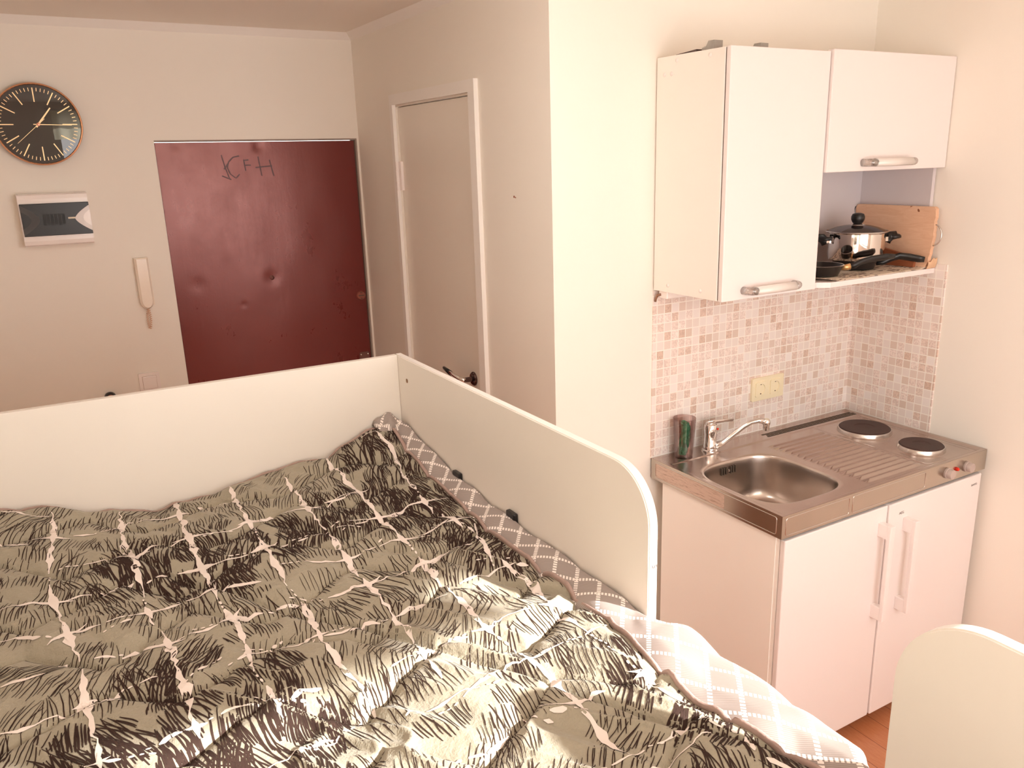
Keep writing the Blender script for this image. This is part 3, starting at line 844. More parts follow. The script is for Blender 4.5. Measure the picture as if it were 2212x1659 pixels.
# newspaper lining
nxp, nyp = 60, 34
V = []; F = []
for j in range(nyp+1):
    for i in range(nxp+1):
        x = -.548+i/nxp*.520; y = -.012-j/nyp*.312
        z = SZ+.0010+.0010*(1+math.sin(x*60+y*30))*.6
        if i < 6: z += (6-i)/6*.006
        if i < 5 and j > 24: z += .004*(j-24)/10*(5-i)/5
        if j >= 31: z -= 0
        if i > 54: z += ((i-54)/6)**1.5*.014*(.4+.6*j/nyp)
        V.append((x, y, z))
n1 = nxp+1
F = [(j*n1+i, j*n1+i+1, (j+1)*n1+i+1, (j+1)*n1+i) for j in range(nyp) for i in range(nxp)]
npo = raw('newspaper', V, F, m_news, None, True)
md = npo.modifiers.new('thick', 'SOLIDIFY'); md.thickness = .0008; md.offset = 1
tag(npo, 'printed newspaper sheet lining the open shelf under the pans', 'newspaper')
# crumpled paper bag corner at the right end
V = []; F = []
for j in range(13):
    for i in range(13):
        u, v = i/12, j/12
        x = -.058+.050*v; y = -.3300-.006*math.sin(u*2.2)-.002*math.sin(v*6); z = SZ+.0015+.034*u*(.75+.35*v-.12*math.sin(v*9))
        V.append((x, y, z))
F = [(j*13+i, j*13+i+1, (j+1)*13+i+1, (j+1)*13+i) for j in range(12) for i in range(12)]
o = raw('paper_scrap', V, F, m_paperedge, None, True); md = o.modifiers.new('thick', 'SOLIDIFY'); md.thickness = .001
tag(o, 'curled yellow paper scrap at the right end of the shelf', 'paper')

# cutting board leaning on the side panel
def lean(a, b, d, lx=-.030, tilt=.03):   # a along -Y, b up, d thickness towards the room
    return (lx-tilt*(1-b/.2)*.25-d, -a, SZ+.004+b)
cbp = []
rr_ = random.Random(3)
for a, b in rrect(.014, .338, 0, .207, .012, 4):
    cbp.append((a, b))
pts = []
for i in range(len(cbp)):
    a, b = cbp[i], cbp[(i+1) % len(cbp)]
    n = max(1, int(math.hypot(a[0]-b[0], a[1]-b[1])/.012))
    for k in range(n):
        x = a[0]+(b[0]-a[0])*k/n; y = a[1]+(b[1]-a[1])*k/n
        if x > .32: x += rr_.uniform(-.003, .002)
        if x > .318 and y < .085: x -= .012*(1-y/.085)
        pts.append((x, y))
board = prism('cutting_board', pts, lean, 0, .017, m_board)
tag(board, 'large pale wooden cutting board leaning against the cabinet side panel', 'cutting board')
ring = []
for k in range(15):
    t = math.radians(-80+160*k/14)
    ring.append(lean(.336+.031*math.cos(t)-.004, .112+.036*math.sin(t), .008))
tube('hanging_wire', ring, .0028, m_brushed, board, 8)
wire = [lean(.012, .198, .019), lean(.009, .185, .020), lean(.008, .160, .021), lean(.008, .12, .021)]
tube('hanging_cord', wire, .0016, m_dark, board, 6)
b2 = prism('cutting_board', [(.10, .0), (.288, .0), (.290, .034), (.14, .062), (.10, .066)], lambda a, b, d: (-.0565-.05*max(0, .066-b)-d, -a, SZ+.0042+b), 0, .013, m_board2)
tag(b2, 'small red-brown wooden board in front of the large cutting board', 'cutting board')

# pan under the pot
pu = tag(empty('frying_pan', (-.227, -.165, SZ+.0025)), 'dark pan standing under the steel pot with its handle to the right', 'pan')
lathe('body', [(0, 0), (.060, 0), (.066, .003), (.0755, .031), (.0770, .031), (.0735, .031), (.0645, .005), (0, .004)], (-.227, -.165, SZ+.0025), m_pan, pu, 48)
tube('handle', [(-.176, -.217, SZ+.0215), (-.160, -.230, SZ+.0225), (-.140, -.246, SZ+.036), (-.116, -.262, SZ+.045), (-.094, -.285, SZ+.041), (-.078, -.312, SZ+.036), (-.068, -.328, SZ+.034)], [(.008, .008), (.008, .009), (.0095, .011), (.0095, .0135), (.0095, .0145), (.0095, .014), (.007, .011)], m_dark, pu, 14)
# pot
pc = Vector((-.227, -.165, SZ+.0345))
pot = tag(empty('cooking_pot', pc), 'shiny steel cooking pot with a glass lid and black side grips', 'pot')
lathe('body', [(0, 0), (.086, 0), (.092, .004), (.0945, .012), (.0955, .092), (.0985, .0945), (.0985, .096), (.0930, .094), (.092, .012), (0, .006)], pc, M('polished pot steel', (.86, .80, .76, 1), .06, 1, vary=.02), pot, 72)
ld = lathe('lid', [(.1020, .0965), (.090, .103), (.070, .111), (.045, .117), (.020, .120), (.020, .1185), (.045, .1150), (.070, .109), (.090, .101), (.1020, .0965)], pc, m_lidglass, pot, 64, cap=False)
lathe('lid_rim', [(.0995, .0955), (.1045, .0955), (.1055, .0975), (.1045, .0998), (.1005, .0998), (.0995, .0955)], pc, m_brushed, ld, 72, cap=False)
lathe('knob_plate', [(.0285, .1165), (.027, .1205), (.015, .123), (0, .123)], pc, m_brushed, ld, 32)
lathe('lid_knob', [(.013, .1225), (.018, .128), (.0225, .138), (.0228, .147), (.019, .156), (.010, .1595), (0, .160)], pc, m_dark, ld, 36)
hx = Vector((.90, -.436, 0)); hy = Vector((.436, .90, 0))
for sgn in (1, -1):
    b = pc+hx*sgn*.0965
    bm = bmesh.new()
    bmesh.ops.create_cube(bm, size=1)
    for v in bm.verts:
        c = v.co.copy(); v.co = b+hx*sgn*(c.x*.016+.007)+hy*c.y*.020+Vector((0, 0, .070+c.z*.020))
    br = frombm('grip_bracket', bm, m_chrome, pot)
    path = []
    for t in range(9):
        a = math.radians(-90+180*t/8)
        path.append(b+hx*sgn*(.012+.040*max(0, math.cos(a))**.6)+hy*(.042*math.sin(a))+Vector((0, 0, .078)))
    g = bmesh.new(); add_tube(g, path, [(.0075, .0060)]*9, 12); 
    add_tube(g, [b+hx*sgn*.013+Vector((0, 0, .058)), b+hx*sgn*.018+Vector((0, 0, .066)), b+hx*sgn*.030+Vector((0, 0, .078)), b+hx*sgn*.050+Vector((0, 0, .080))], [(.009, .016), (.008, .015), (.006, .016), (.005, .014)], 12)
    frombm('side_grip', g, m_dark, br, True)
# front frying pan
fc = Vector((-.455, -.205, SZ+.0040))
fpn = tag(empty('frying_pan', fc), 'small black frying pan at the left front of the shelf, handle pointing right', 'pan')
lathe('body', [(0, 0), (.056, 0), (.062, .003), (.0765, .033), (.0785, .0345), (.0745, .0345), (.060, .006), (0, .005)], fc, m_pan, fpn, 56)
lathe('rim', [(.0770, .0342), (.0790, .0352), (.0770, .0362), (.0755, .0352), (.0770, .0342)], fc, m_brushed, fpn, 56, cap=False)
tube('flame_guard', [(-.385, -.240, SZ+.026), (-.372, -.246, SZ+.026), (-.360, -.252, SZ+.028)], [(.008, .009), (.010, .011), (.0105, .012)], M('gold guard', (.85, .50, .22, 1), .3, .7), fpn, 14)
tube('handle', [(-.361, -.252, SZ+.028), (-.345, -.259, SZ+.032), (-.325, -.267, SZ+.042), (-.295, -.279, SZ+.050), (-.24, -.300, SZ+.055), (-.212, -.311, SZ+.056)], [(.0100, .011), (.0100, .0125), (.009, .0125), (.009, .0135), (.009, .0145), (.006, .010)], m_dark, fpn, 16)

# ------------------------------------------------------------------ things on the entry wall
def fp(x, z, y):   # keeps a wall point in place for a face standing in front of the wall
    k = (y+2.1026)/(YE+2.1026); return (-2.7163+(x+2.7163)*k, 1.8989+(z-1.8989)*k)
# clock
cf = YE-.030
ccx, ccz = fp(-2.6075, 2.0625, cf)
cr = .1435
ck = tag(empty('wall_clock', (ccx, YE, ccz)), 'round black wall clock with a copper rim and gold markers', 'clock')
cc = (ccx, YE, ccz)
lathe('rim', [(cr-.006, 0), (cr, .002), (cr+.001, .036), (cr-.001, .040), (cr-.0045, .041), (cr-.006, .039), (cr-.0065, .030)], cc, M('copper rim', (.80, .42, .24, 1), .25, .85), ck, 96, 'Y', cap=False)
dial = lathe('dial', [(cr-.0062, 0.001), (cr-.0062, .031), (0, .031)], cc, m_dial, ck, 96, 'Y')
def on_dial(r, a, y): return (ccx+r*math.sin(a), y, ccz+r*math.cos(a))
def dial_bar(bm, a, r0, r1, w0, w1, y, th=.0008):
    n = (math.cos(a), -math.sin(a))
    f = lambda r, s, yy: (ccx+r*math.sin(a)+n[0]*s, yy, ccz+r*math.cos(a)+n[1]*s)
    lo = [bm.verts.new(f(r0, -w0, y)), bm.verts.new(f(r0, w0, y)), bm.verts.new(f(r1, w1, y)), bm.verts.new(f(r1, -w1, y))]
    hi = [bm.verts.new(f(r0, -w0, y-th)), bm.verts.new(f(r0, w0, y-th)), bm.verts.new(f(r1, w1, y-th)), bm.verts.new(f(r1, -w1, y-th))]
    bm.faces.new(lo); bm.faces.new(hi)
    for i in range(4): bm.faces.new((lo[i], lo[(i+1) % 4], hi[(i+1) % 4], hi[i]))
bm = bmesh.new(); dy = YE-.0312
for k in range(60):
    a = math.radians(6*k)
    if k % 5 == 0: dial_bar(bm, a, .078, .127, .0018, .0018, dy)
    else: dial_bar(bm, a, .115, .127, .0011, .0011, dy)
frombm('markers', bm, m_goldmark, dial)
def hand(name, ang, r0, r1, w0, w1, y):
    bm = bmesh.new(); dial_bar(bm, math.radians(ang), r0, r1, w0, w1, y, .0009); return frombm(name, bm, m_goldmark, ck)
hand('hour_hand', 39, -.012, .074, .0034, .0020, dy-.0010)
hand('minute_hand', 91.5, -.016, .108, .0016, .0010, dy-.0025)
hand('second_hand', 229, -.03, .100, .0010, .0006, dy-.0040)
lathe('hub', [(.006, 0), (.006, .006), (.004, .007), (0, .007)], (ccx, dy, ccz), M('rose hub', (.80, .38, .26, 1), .3, .6), ck, 24, 'Y')

# breaker box
by = YE-.062
bx0, bz1 = fp(-2.7215, 1.8165, by); bx1, bz0 = fp(-2.4880, 1.6215, by)
bk = tag(empty('breaker_box', ((bx0+bx1)/2, YE, bz0)), 'white fuse box with a dark tinted flap under the clock', 'fuse box')
hprof = [(YE, bz0), (by+.012, bz0+.001), (by+.002, bz0+.006), (by, bz0+.020), (by, bz1-.020), (by+.002, bz1-.006), (by+.012, bz1-.001), (YE, bz1)]
prism('housing', hprof, lambda a, b, d: (d, a, b), bx0, bx1, m_plastic_white, bk)
fz0, fz1 = bz0+.038, bz1-.036
fl = box('flap', bx0+.004, bx1+.0008, by-.007, by+.001, fz0, fz1, m_tinted, bk, bevel=.0015)
fxr = bx1+.0012; fzm = (fz0+fz1)/2
br_ = boxes('breakers', [(bx0+.072+i*.0125, bx0+.072+i*.0125+.0105, by-.0076, by-.0069, fzm-.022+.004*(i % 2), fzm+.020) for i in range(6)], m_breaker, fl)
# pale curved label end (right) and darker frosted crescent (left)
arc = []
for k in range(21):
    t = -1+2*k/20; arc.append((fxr-.052*(1-abs(t)**1.5)-.001, fzm+t*(fz1-fz0)*.40))
arc2 = [(fxr-.026*(1-abs(t)**2.0)+.0, fzm+t*(fz1-fz0)*.26) for t in [1-2*k/16 for k in range(17)]]
o = prism('label_strip', arc+arc2, lambda a, b, d: (a, d, b), by-.0085, by-.0072, M('white label', (.80, .74, .72, 1), .3), fl)
prism('release_tab', [(a+.0002, b) for a, b in arc2], lambda a, b, d: (a, d, b), by-.0080, by-.0072, m_plastic_white, fl)
box('reflective_tab', fxr-.076, fxr-.052, by-.0082, by-.0072, fzm-.0005, fzm+.0055, M('pale tab', (.75, .62, .45, 1), .3), fl)
arcl = [(bx0+.0045+.058*(1-abs(t)**1.6), fzm+t*(fz1-fz0)*.46) for t in [-1+2*k/20 for k in range(21)]]
arcl2 = [(bx0+.0045+.030*(1-abs(t)**2), fzm+t*(fz1-fz0)*.26) for t in [1-2*k/16 for k in range(17)]]
prism('frosted_arc', arcl+arcl2, lambda a, b, d: (a, d, b), by-.0078, by-.0069, m_tinted2, fl)

# intercom handset
hy_ = YE-.040
hx0, hz1 = fp(-2.3600, 1.5505, hy_); hx1, hz0 = fp(-2.3060, 1.3440, hy_)
hx0 += .002; hw = (hx1-hx0)/2; hcx = (hx0+hx1)/2
ph = tag(empty('intercom_handset', (hcx, YE, hz0)), 'cream intercom handset with a coiled cord beside the red door', 'intercom')
out = [(hcx-hw, hz1), (hcx-hw, hz0+.030)]+[(hcx+hw*.98*math.cos(math.radians(a)), hz0+.030+.030*math.sin(math.radians(a))) for a in range(190, 351, 16)]+[(hcx+hw, hz0+.030), (hcx+hw, hz1)]
bm = bmesh.new(); lo = [bm.verts.new((a, YE-.0002, b)) for a, b in out]
md_ = [bm.verts.new((a, YE-.026, b)) for a, b in out]; hi = [bm.verts.new((hcx+(a-hcx)*.72, hy_, (b-.5*(hz0+hz1))*.955+.5*(hz0+hz1))) for a, b in out]
n = len(out)
for A, B in ((lo, md_), (md_, hi)):
    for i in range(n): bm.faces.new((A[i], A[(i+1) % n], B[(i+1) % n], B[i]))
bm.faces.new(lo[::-1]); bm.faces.new(hi)
frombm('handset', bm, m_plastic_phone, ph)
boxes('wall_base', [(hcx-hw*.8, hcx+hw*1.12, YE-.014, YE, hz0+.012, hz1-.004)], m_plastic_phone, ph)
cp = []
for k in range(0, 331):
    t = k/330; L = .088
    ang = t*2*math.pi*22
    side = 1 if t < .5 else -1
    s_ = t*2 if t < .5 else 2-2*t
    bx = hcx+.001+.006*side*math.sin(s_*math.pi*.9)-.004*s_; bz = hz0+.006-.090*s_
    cp.append((bx+.0038*math.cos(ang), YE-.016+.0038*math.sin(ang)*.9, bz))
tube('coiled_cord', cp, .0013, M('cord', (.80, .52, .36, 1), .4), ph, 6)

# light switch
wy = YE-.012
wx0_, wz1_ = fp(-2.4100, 1.0800, wy); 
sw = tag(empty('light_switch', (wx0_+.039, YE, wz1_-.08)), 'white single light switch left of the red door', 'light switch')
prism('frame', rrect(wx0_, wx0_+.0795, wz1_-.0795, wz1_, .004), lambda a, b, d: (a, d, b), wy, YE, m_plastic_white, sw, bevel=.0015)
box('rocker_gap', wx0_+.0127, wx0_+.0668, wy-.0008, wy+.0002, wz1_-.0668, wz1_-.0127, M('rocker gap', (.42, .26, .20, 1), .6), sw)  # dark outline painting in the shade of the recess round the rocker
rk = box('rocker', wx0_+.0135, wx0_+.0660, wy-.0045, wy-.0002, wz1_-.0660, wz1_-.0135, m_plastic_white, sw, bevel=.0015)
# round coat knob whose top shows above the bed board
kx, kz = fp(-2.524, 1.000, YE-.03)
kn = tag(empty('coat_knob', (kx, YE, kz)), 'round black knob with a pinkish centre, only its top above the bed board', 'coat hook')
lathe('ring', [(.022, .005), (.022, .025), (.019, .030), (.013, .030)], (kx, YE, kz-.004), m_dark, kn, 32, 'Y', cap=False)
lathe('stem', [(.010, 0), (.010, .020), (.0145, .028), (.0145, .031), (0, .033)], (kx, YE, kz-.004), M('pinkish wood', (.62, .34, .24, 1), .4), kn, 28, 'Y')

# translucent cloth over the upper part of the window, behind the viewer
V = []; F = []; NX, NZ = 120, 10
for j in range(NZ+1):
    for i in range(NX+1):
        x = -2.38+1.58*i/NX; z = 2.37-j/NZ*(.24+.012*math.sin(x*9))
        V.append((x, YW+.03+.012*math.sin(x*55+.8*math.sin(x*13))*(.4+.6*j/NZ), z))
F = [(j*(NX+1)+i, j*(NX+1)+i+1, (j+1)*(NX+1)+i+1, (j+1)*(NX+1)+i) for j in range(NZ) for i in range(NX)]
cu = raw('curtain', V, F, m_curtain, None, True)
tag(cu, 'pale translucent cloth over the window, seen reflected in the clock', 'curtain')
tube('curtain_rod', [(-2.42, YW+.03, 2.372), (-.78, YW+.03, 2.372)], .008, m_winframe, cu)
box('rod_bracket', -2.40, -2.39, YW, YW+.03, 2.366, 2.378, m_winframe, cu); box('rod_bracket', -.80, -.79, YW, YW+.03, 2.366, 2.378, m_winframe, cu)

# added fill lamp, unseen above the frame, to brighten the hall
lp = tag(empty('fill_lamp', (-2.08, -.55, H)), 'added fill lamp shaped as a round ceiling lamp, out of view', 'lamp')
lathe('fill_lamp_plate', [(.15, 0), (.15, -.02), (.14, -.028), (0, -.028)], (-2.08, -.55, H), m_plastic_white, lp, 40)
t_ = NT('fill lamp glow'); t_.b.inputs['Base Color'].default_value = (.9, .88, .85, 1)
t_.b.inputs['Emission Color'].default_value = (1, .93, .87, 1); t_.b.inputs['Emission Strength'].default_value = 11
lathe('fill_lamp_shade', [(.17, -.0285), (.19, -.04), (.185, -.07), (.15, -.10), (.08, -.118), (0, -.122)], (-2.08, -.55, H), t_.m, lp, 48)

# ------------------------------------------------------------------ the loft bed
XO = -1.8415; TH = .0205; ZB = 1.3673; YB = .1013; ZM = .80
bed = tag(empty('loft_bed', (-2.43, -.9, 0)), 'cream laminate raised bed with a high back board and rounded side guards', 'bed')
bp = box('back_board', -3.04, XO-TH-.0004, YB-TH, YB, ZM, ZB, m_frame, bed, bevel=.0012)
def guard(y0, y1, r, round_near):
    """panel in the plane x = XO, with one rounded upper corner"""
    pts = []
    if round_near:  # rounded at the low-y end
        pts = [(y1, ZM), (y1, ZB)] + [(y0+r-r*math.sin(math.radians(a)), ZB-r+r*math.cos(math.radians(a))) for a in range(0, 91, 6)] + [(y0, ZM)]
    else:
        pts = [(y0, ZM), (y0, ZB)] + [(y1-r+r*math.sin(math.radians(a)), ZB-r+r*math.cos(math.radians(a))) for a in range(0, 91, 6)] + [(y1, ZM)]
    return pts
def panel(name, pts):
    bm = bmesh.new()
    add_prism(bm, pts, lambda a, b, d: (d, a, b), XO-TH, XO)
    bm.normal_update()
    big = [f for f in bm.faces if len(f.verts) > 4]
    es = list({e for f in big for e in f.edges})
    bmesh.ops.bevel(bm, geom=es, offset=.0022, segments=2, affect='EDGES')
    bmesh.ops.recalc_face_normals(bm, faces=bm.faces)
    me = bpy.data.meshes.new(name); bm.to_mesh(me); bm.free()
    o = link(name, me, [m_frame, m_framedge], bed)
    for p in me.polygons:
        if abs(p.normal.x) < .8: p.material_index = 1
    return autosmooth(o, 30)
g1 = panel('side_guard', guard(-1.057, YB, .105, True))
g2 = panel('side_guard', guard(-1.96, -1.548, .115, False))
box('side_rail', XO-TH, XO, -1.5475, -1.0575, ZM, .985, m_frame, bed)
box('foot_board', -3.04, XO-TH-.0004, -1.96, -1.94, ZM, 1.20, m_frame, bed)
box('side_board', -3.06, -3.0404, -1.96, YB, ZM, 1.20, m_frame, bed)
for x in (-3.06, XO-.06):
    for y in (-1.96, YB-.06): box('leg', x, x+.06, y, y+.06, 0, ZM-.0002, m_frame, bed, bevel=.002)
for i in range(20): box('slat', -3.04, XO-TH-.0005, -1.93+i*.10, -1.93+i*.10+.06, .862, .880, m_board, bed)
box('base_ledge', -3.04, -3.01, -1.939, .08, .83, .8618, m_frame, bed); box('base_ledge', XO-TH-.03, XO-TH-.0005, -1.939, .08, .83, .8618, m_frame, bed)
for y, z in ((-.2915, 1.124), (-.5720, 1.116)):
    br = box('black_clip', XO-TH-.012, XO-TH-.0002, y-.019, y+.019, z-.020, z+.008, m_dark, bed, bevel=.003)
sc_ = lathe('fitting_cap', [(.0062, 0), (.0062, .0008), (.003, .0016), (0, .0016)], (XO-TH, .0215, 1.304), M('brass fitting', (.28, .14, .07, 1), .4, .6), g1, 18, 'X')
text('marking', '5', .017, (XO-TH/2+.0025, -1.0574, 1.191), (0, 0, -1), (1, 0, 0), m_print, g1)

# ------------------------------------------------------------------ mattress in its woven cover
EY = [.08, .030, -.161, -.442, -.63, -.77, -1.001, -1.10, -1.176, -1.287, -1.403, -1.482, -1.60, -1.95]
EX = [-1.905, -1.914, -1.923, -1.928, -1.938, -1.933, -1.929, -1.944, -1.957, -1.957, -1.930, -1.915, -1.925, -1.935]
def edge_x(Y): return np.interp(-np.asarray(Y, float), [-a for a in EY], EX)
def pad_edge(Y):
    Y = np.asarray(Y, float)
    inside = XO-TH-.0035
    bulge = np.clip((-Y-1.062)/.07, 0, 1)*np.clip((Y+1.545)/.06, 0, 1)
    bulge = bulge*bulge*(3-2*bulge)
    sc2 = np.abs(np.sin((Y+1.06)*math.pi/.155))*.011
    return inside + bulge*(.040+sc2)
ny = 330; ts = np.linspace(0, 1, 64)
V = []; F = []
ys = np.linspace(.0775, -1.93, ny+1)
prof = []
for y in ys:
    xe = float(pad_edge(y)); row = []; gin = min(1, max(0, (xe-(XO-TH-.0035))/.03)); rr = .009+.021*gin
    for t in ts:
        if t < .62:   # top
            s_t = t/.62; xa = float(edge_x(y))-.035; x = -3.03+(xa+3.03)*s_t/.35 if s_t < .35 else xa+(xe-rr-xa)*(s_t-.35)/.65
            zb = float(base_height(np.float64(x), np.float64(y)))
            under = 1/(1+math.exp((x-(float(edge_x(y))-.012))/.006))
            puf = .004*abs(math.sin((x*1.0+y*.62)/.13*math.pi))*abs(math.sin((x-y*.8)/.15*math.pi))
            rows_ = .006*math.sin(y*31+.6*math.sin(y*13))*(1-under)
            row.append((x, y, zb-.046*under+.001+.011*min(1, max(0, (x-float(edge_x(y))-.004)/.045))+puf*1.5+rows_*.6-.004*gin))
            last = (x, row[-1][2])
        elif t < .86:  # round edge
            a = (t-.62)/.24*math.pi*.5; k = 0
            row.append((last[0]+rr*math.sin(a), y, last[1]-rr*(1-math.cos(a))))
            l2 = row[-1]
        else:
            f = (t-.86)/.14
            xin = l2[0]-.004*math.sin(f*3) if xe < XO-TH else l2[0]-.002*f
            row.append((xin, y, l2[2]+(.995-l2[2])*f if xe > XO-TH else l2[2]+(.884-l2[2])*f))
    bot = .884
    V += row; V.append((max(-3.03, XO-TH-.012), y, .990 if xe > XO-TH else .884)); V.append((XO-TH-.012, y, .884)); V.append((-3.03, y, .884))
m_ = len(ts)+3
for j in range(ny):
    for i in range(m_):
        i2 = (i+1) % m_
        F.append((j*m_+i, (j+1)*m_+i, (j+1)*m_+i2, j*m_+i2))
F.append(tuple(range(m_))[::-1] if False else tuple(range(m_))); F.append(tuple(ny*m_+i for i in range(m_))[::-1])
pad = raw('mattress', V, F, m_pad, None, True)
bm = bmesh.new(); bm.from_mesh(pad.data); bmesh.ops.recalc_face_normals(bm, faces=bm.faces); bm.to_mesh(pad.data); bm.free()
tag(pad, 'mattress in a grey woven cover with a diamond pattern, under the quilt', 'mattress')

# cover bunched up in the far corner
V = []; F = []; n1, n2 = 22, 16
for j in range(n2+1):
    for i in range(n1+1):
        u, v = i/n1, j/n2
        x = -1.952+.086*u; y = .0775-.065*v
        z = 1.156+.045*math.sin(math.pi*min(1, u*.95+.08))**.7*(1-.55*v**2)+.004*math.sin(u*14+v*3)+.003*math.sin(v*11-u*5) - (.03 if j == n2 else 0)
        V.append((x, y, z))
F = [(j*(n1+1)+i, j*(n1+1)+i+1, (j+1)*(n1+1)+i+1, (j+1)*(n1+1)+i) for j in range(n2) for i in range(n1)]
o = raw('bunched_cover', V, F, m_pad, pad, True); md = o.modifiers.new('thick', 'SOLIDIFY'); md.thickness = .004

# ------------------------------------------------------------------ quilt with its printed pattern
QY0, QY1 = .062, -1.80
NXq, NYq = 330, 520
U = np.linspace(0, 1, NXq+1); Yq = np.linspace(QY0, QY1, NYq+1)
XL_ = -3.02
def q_surface(X, Y):
    z = quilt_height(X, Y)
    de = edge_x(Y) - X
    z = z - .005*np.exp(-(np.maximum(de, 0)/.016)**2) - .008*np.exp(-(np.maximum(QY0-Y, 0)/.014)**2)
    return z
V = []; F = []; mi = []
ex = edge_x(Yq)
GXq = XL_ + (ex[:, None]-XL_)*U[None, :]; GYq = np.repeat(Yq[:, None], NXq+1, 1)
GZq = q_surface(GXq, GYq)
V = [(GXq[j, i], GYq[j, i], GZq[j, i]) for j in range(NYq+1) for i in range(NXq+1)]
n1 = NXq+1
for j in range(NYq):
    for i in range(NXq):
        F.append((j*n1+i, (j+1)*n1+i, (j+1)*n1+i+1, j*n1+i+1)); mi.append(0)
# hem (thickness) down the border
def skirt(idx):
    k0 = len(V)
    for q_ in idx:
        x, y, z = V[q_]; V.append((x, y, z-.020))
    for a in range(len(idx)-1):
        F.append((idx[a], k0+a, k0+a+1, idx[a+1])); mi.append(0)
skirt([j*n1+NXq for j in range(NYq+1)]); skirt([i for i in range(NXq, -1, -1)]); skirt([NYq*n1+i for i in range(NXq+1)])

def qz(x, y, off):
    fy = (QY0-y)/(QY0-QY1)*NYq; j = min(max(int(fy), 0), NYq-1); fy -= j
    e = float(edge_x(y)); fx = (x-XL_)/(e-XL_)*NXq; i = min(max(int(fx), 0), NXq-1); fx -= i
    fx = min(max(fx, 0), 1); fy = min(max(fy, 0), 1)
    z = (GZq[j, i]*(1-fx)+GZq[j, i+1]*fx)*(1-fy)+(GZq[j+1, i]*(1-fx)+GZq[j+1, i+1]*fx)*fy
    return (x, y, z+off)
def inside(p): return XL_ < p[0] < float(edge_x(p[1]))-.004 and QY1 < p[1] < QY0-.004
def clip_runs(pts, wid):
    runs = []; cur = []
    for p, w_ in zip(pts, wid):
        if inside(p) and w_ > 0: cur.append((p, w_))
        else:
            if len(cur) > 1: runs.append(cur)
            cur = []
    if len(cur) > 1: runs.append(cur)
    return runs
rq = random.Random(11)
def white(pts, base):
    P = resample(pts, .0065); n = len(P); w_ = []
    ph = rq.uniform(0, 10); f1 = rq.uniform(28, 45)
    s = 0
    for i, p in enumerate(P):
        if i: s += math.hypot(p[0]-P[i-1][0], p[1]-P[i-1][1])
        t = i/(n-1)
        k = .62+.38*math.sin(s*f1+ph)+.22*math.sin(s*f1*3.1+ph*2)
        taper = min(1, 5*t+.15, 5*(1-t)+.15)
        w_.append(max(.0022, base*k*taper*(1+.25*rq.uniform(-1, 1))))
    for r_ in clip_runs(P, w_):
        ribbon(V, F, mi, [a for a, _ in r_], [b for _, b in r_], (lambda o_: (lambda x, y: qz(x, y, o_)))(.0010+rq.random()*.0005), 1)
def blob(x, y, r, ang):
    d = (math.cos(ang)*r, math.sin(ang)*r)
    P = [(x-d[0]+2*d[0]*k/5, y-d[1]+2*d[1]*k/5) for k in range(6)]; w_ = [.002, r*.8, r*.95, r*.9, r*.7, .002]
    for r_ in clip_runs(P, w_): ribbon(V, F, mi, [a for a, _ in r_], [b for _, b in r_], (lambda o_: (lambda x, y: qz(x, y, o_)))(.0016+rq.random()*.0004), 1)
def wobble(pts, amp=.0035):
    P = resample(pts, .014); return [(x+rq.uniform(-amp, amp)*(0 < i < len(P)-1), y+rq.uniform(-amp, amp)*(0 < i < len(P)-1)) for i, (x, y) in enumerate(P)]
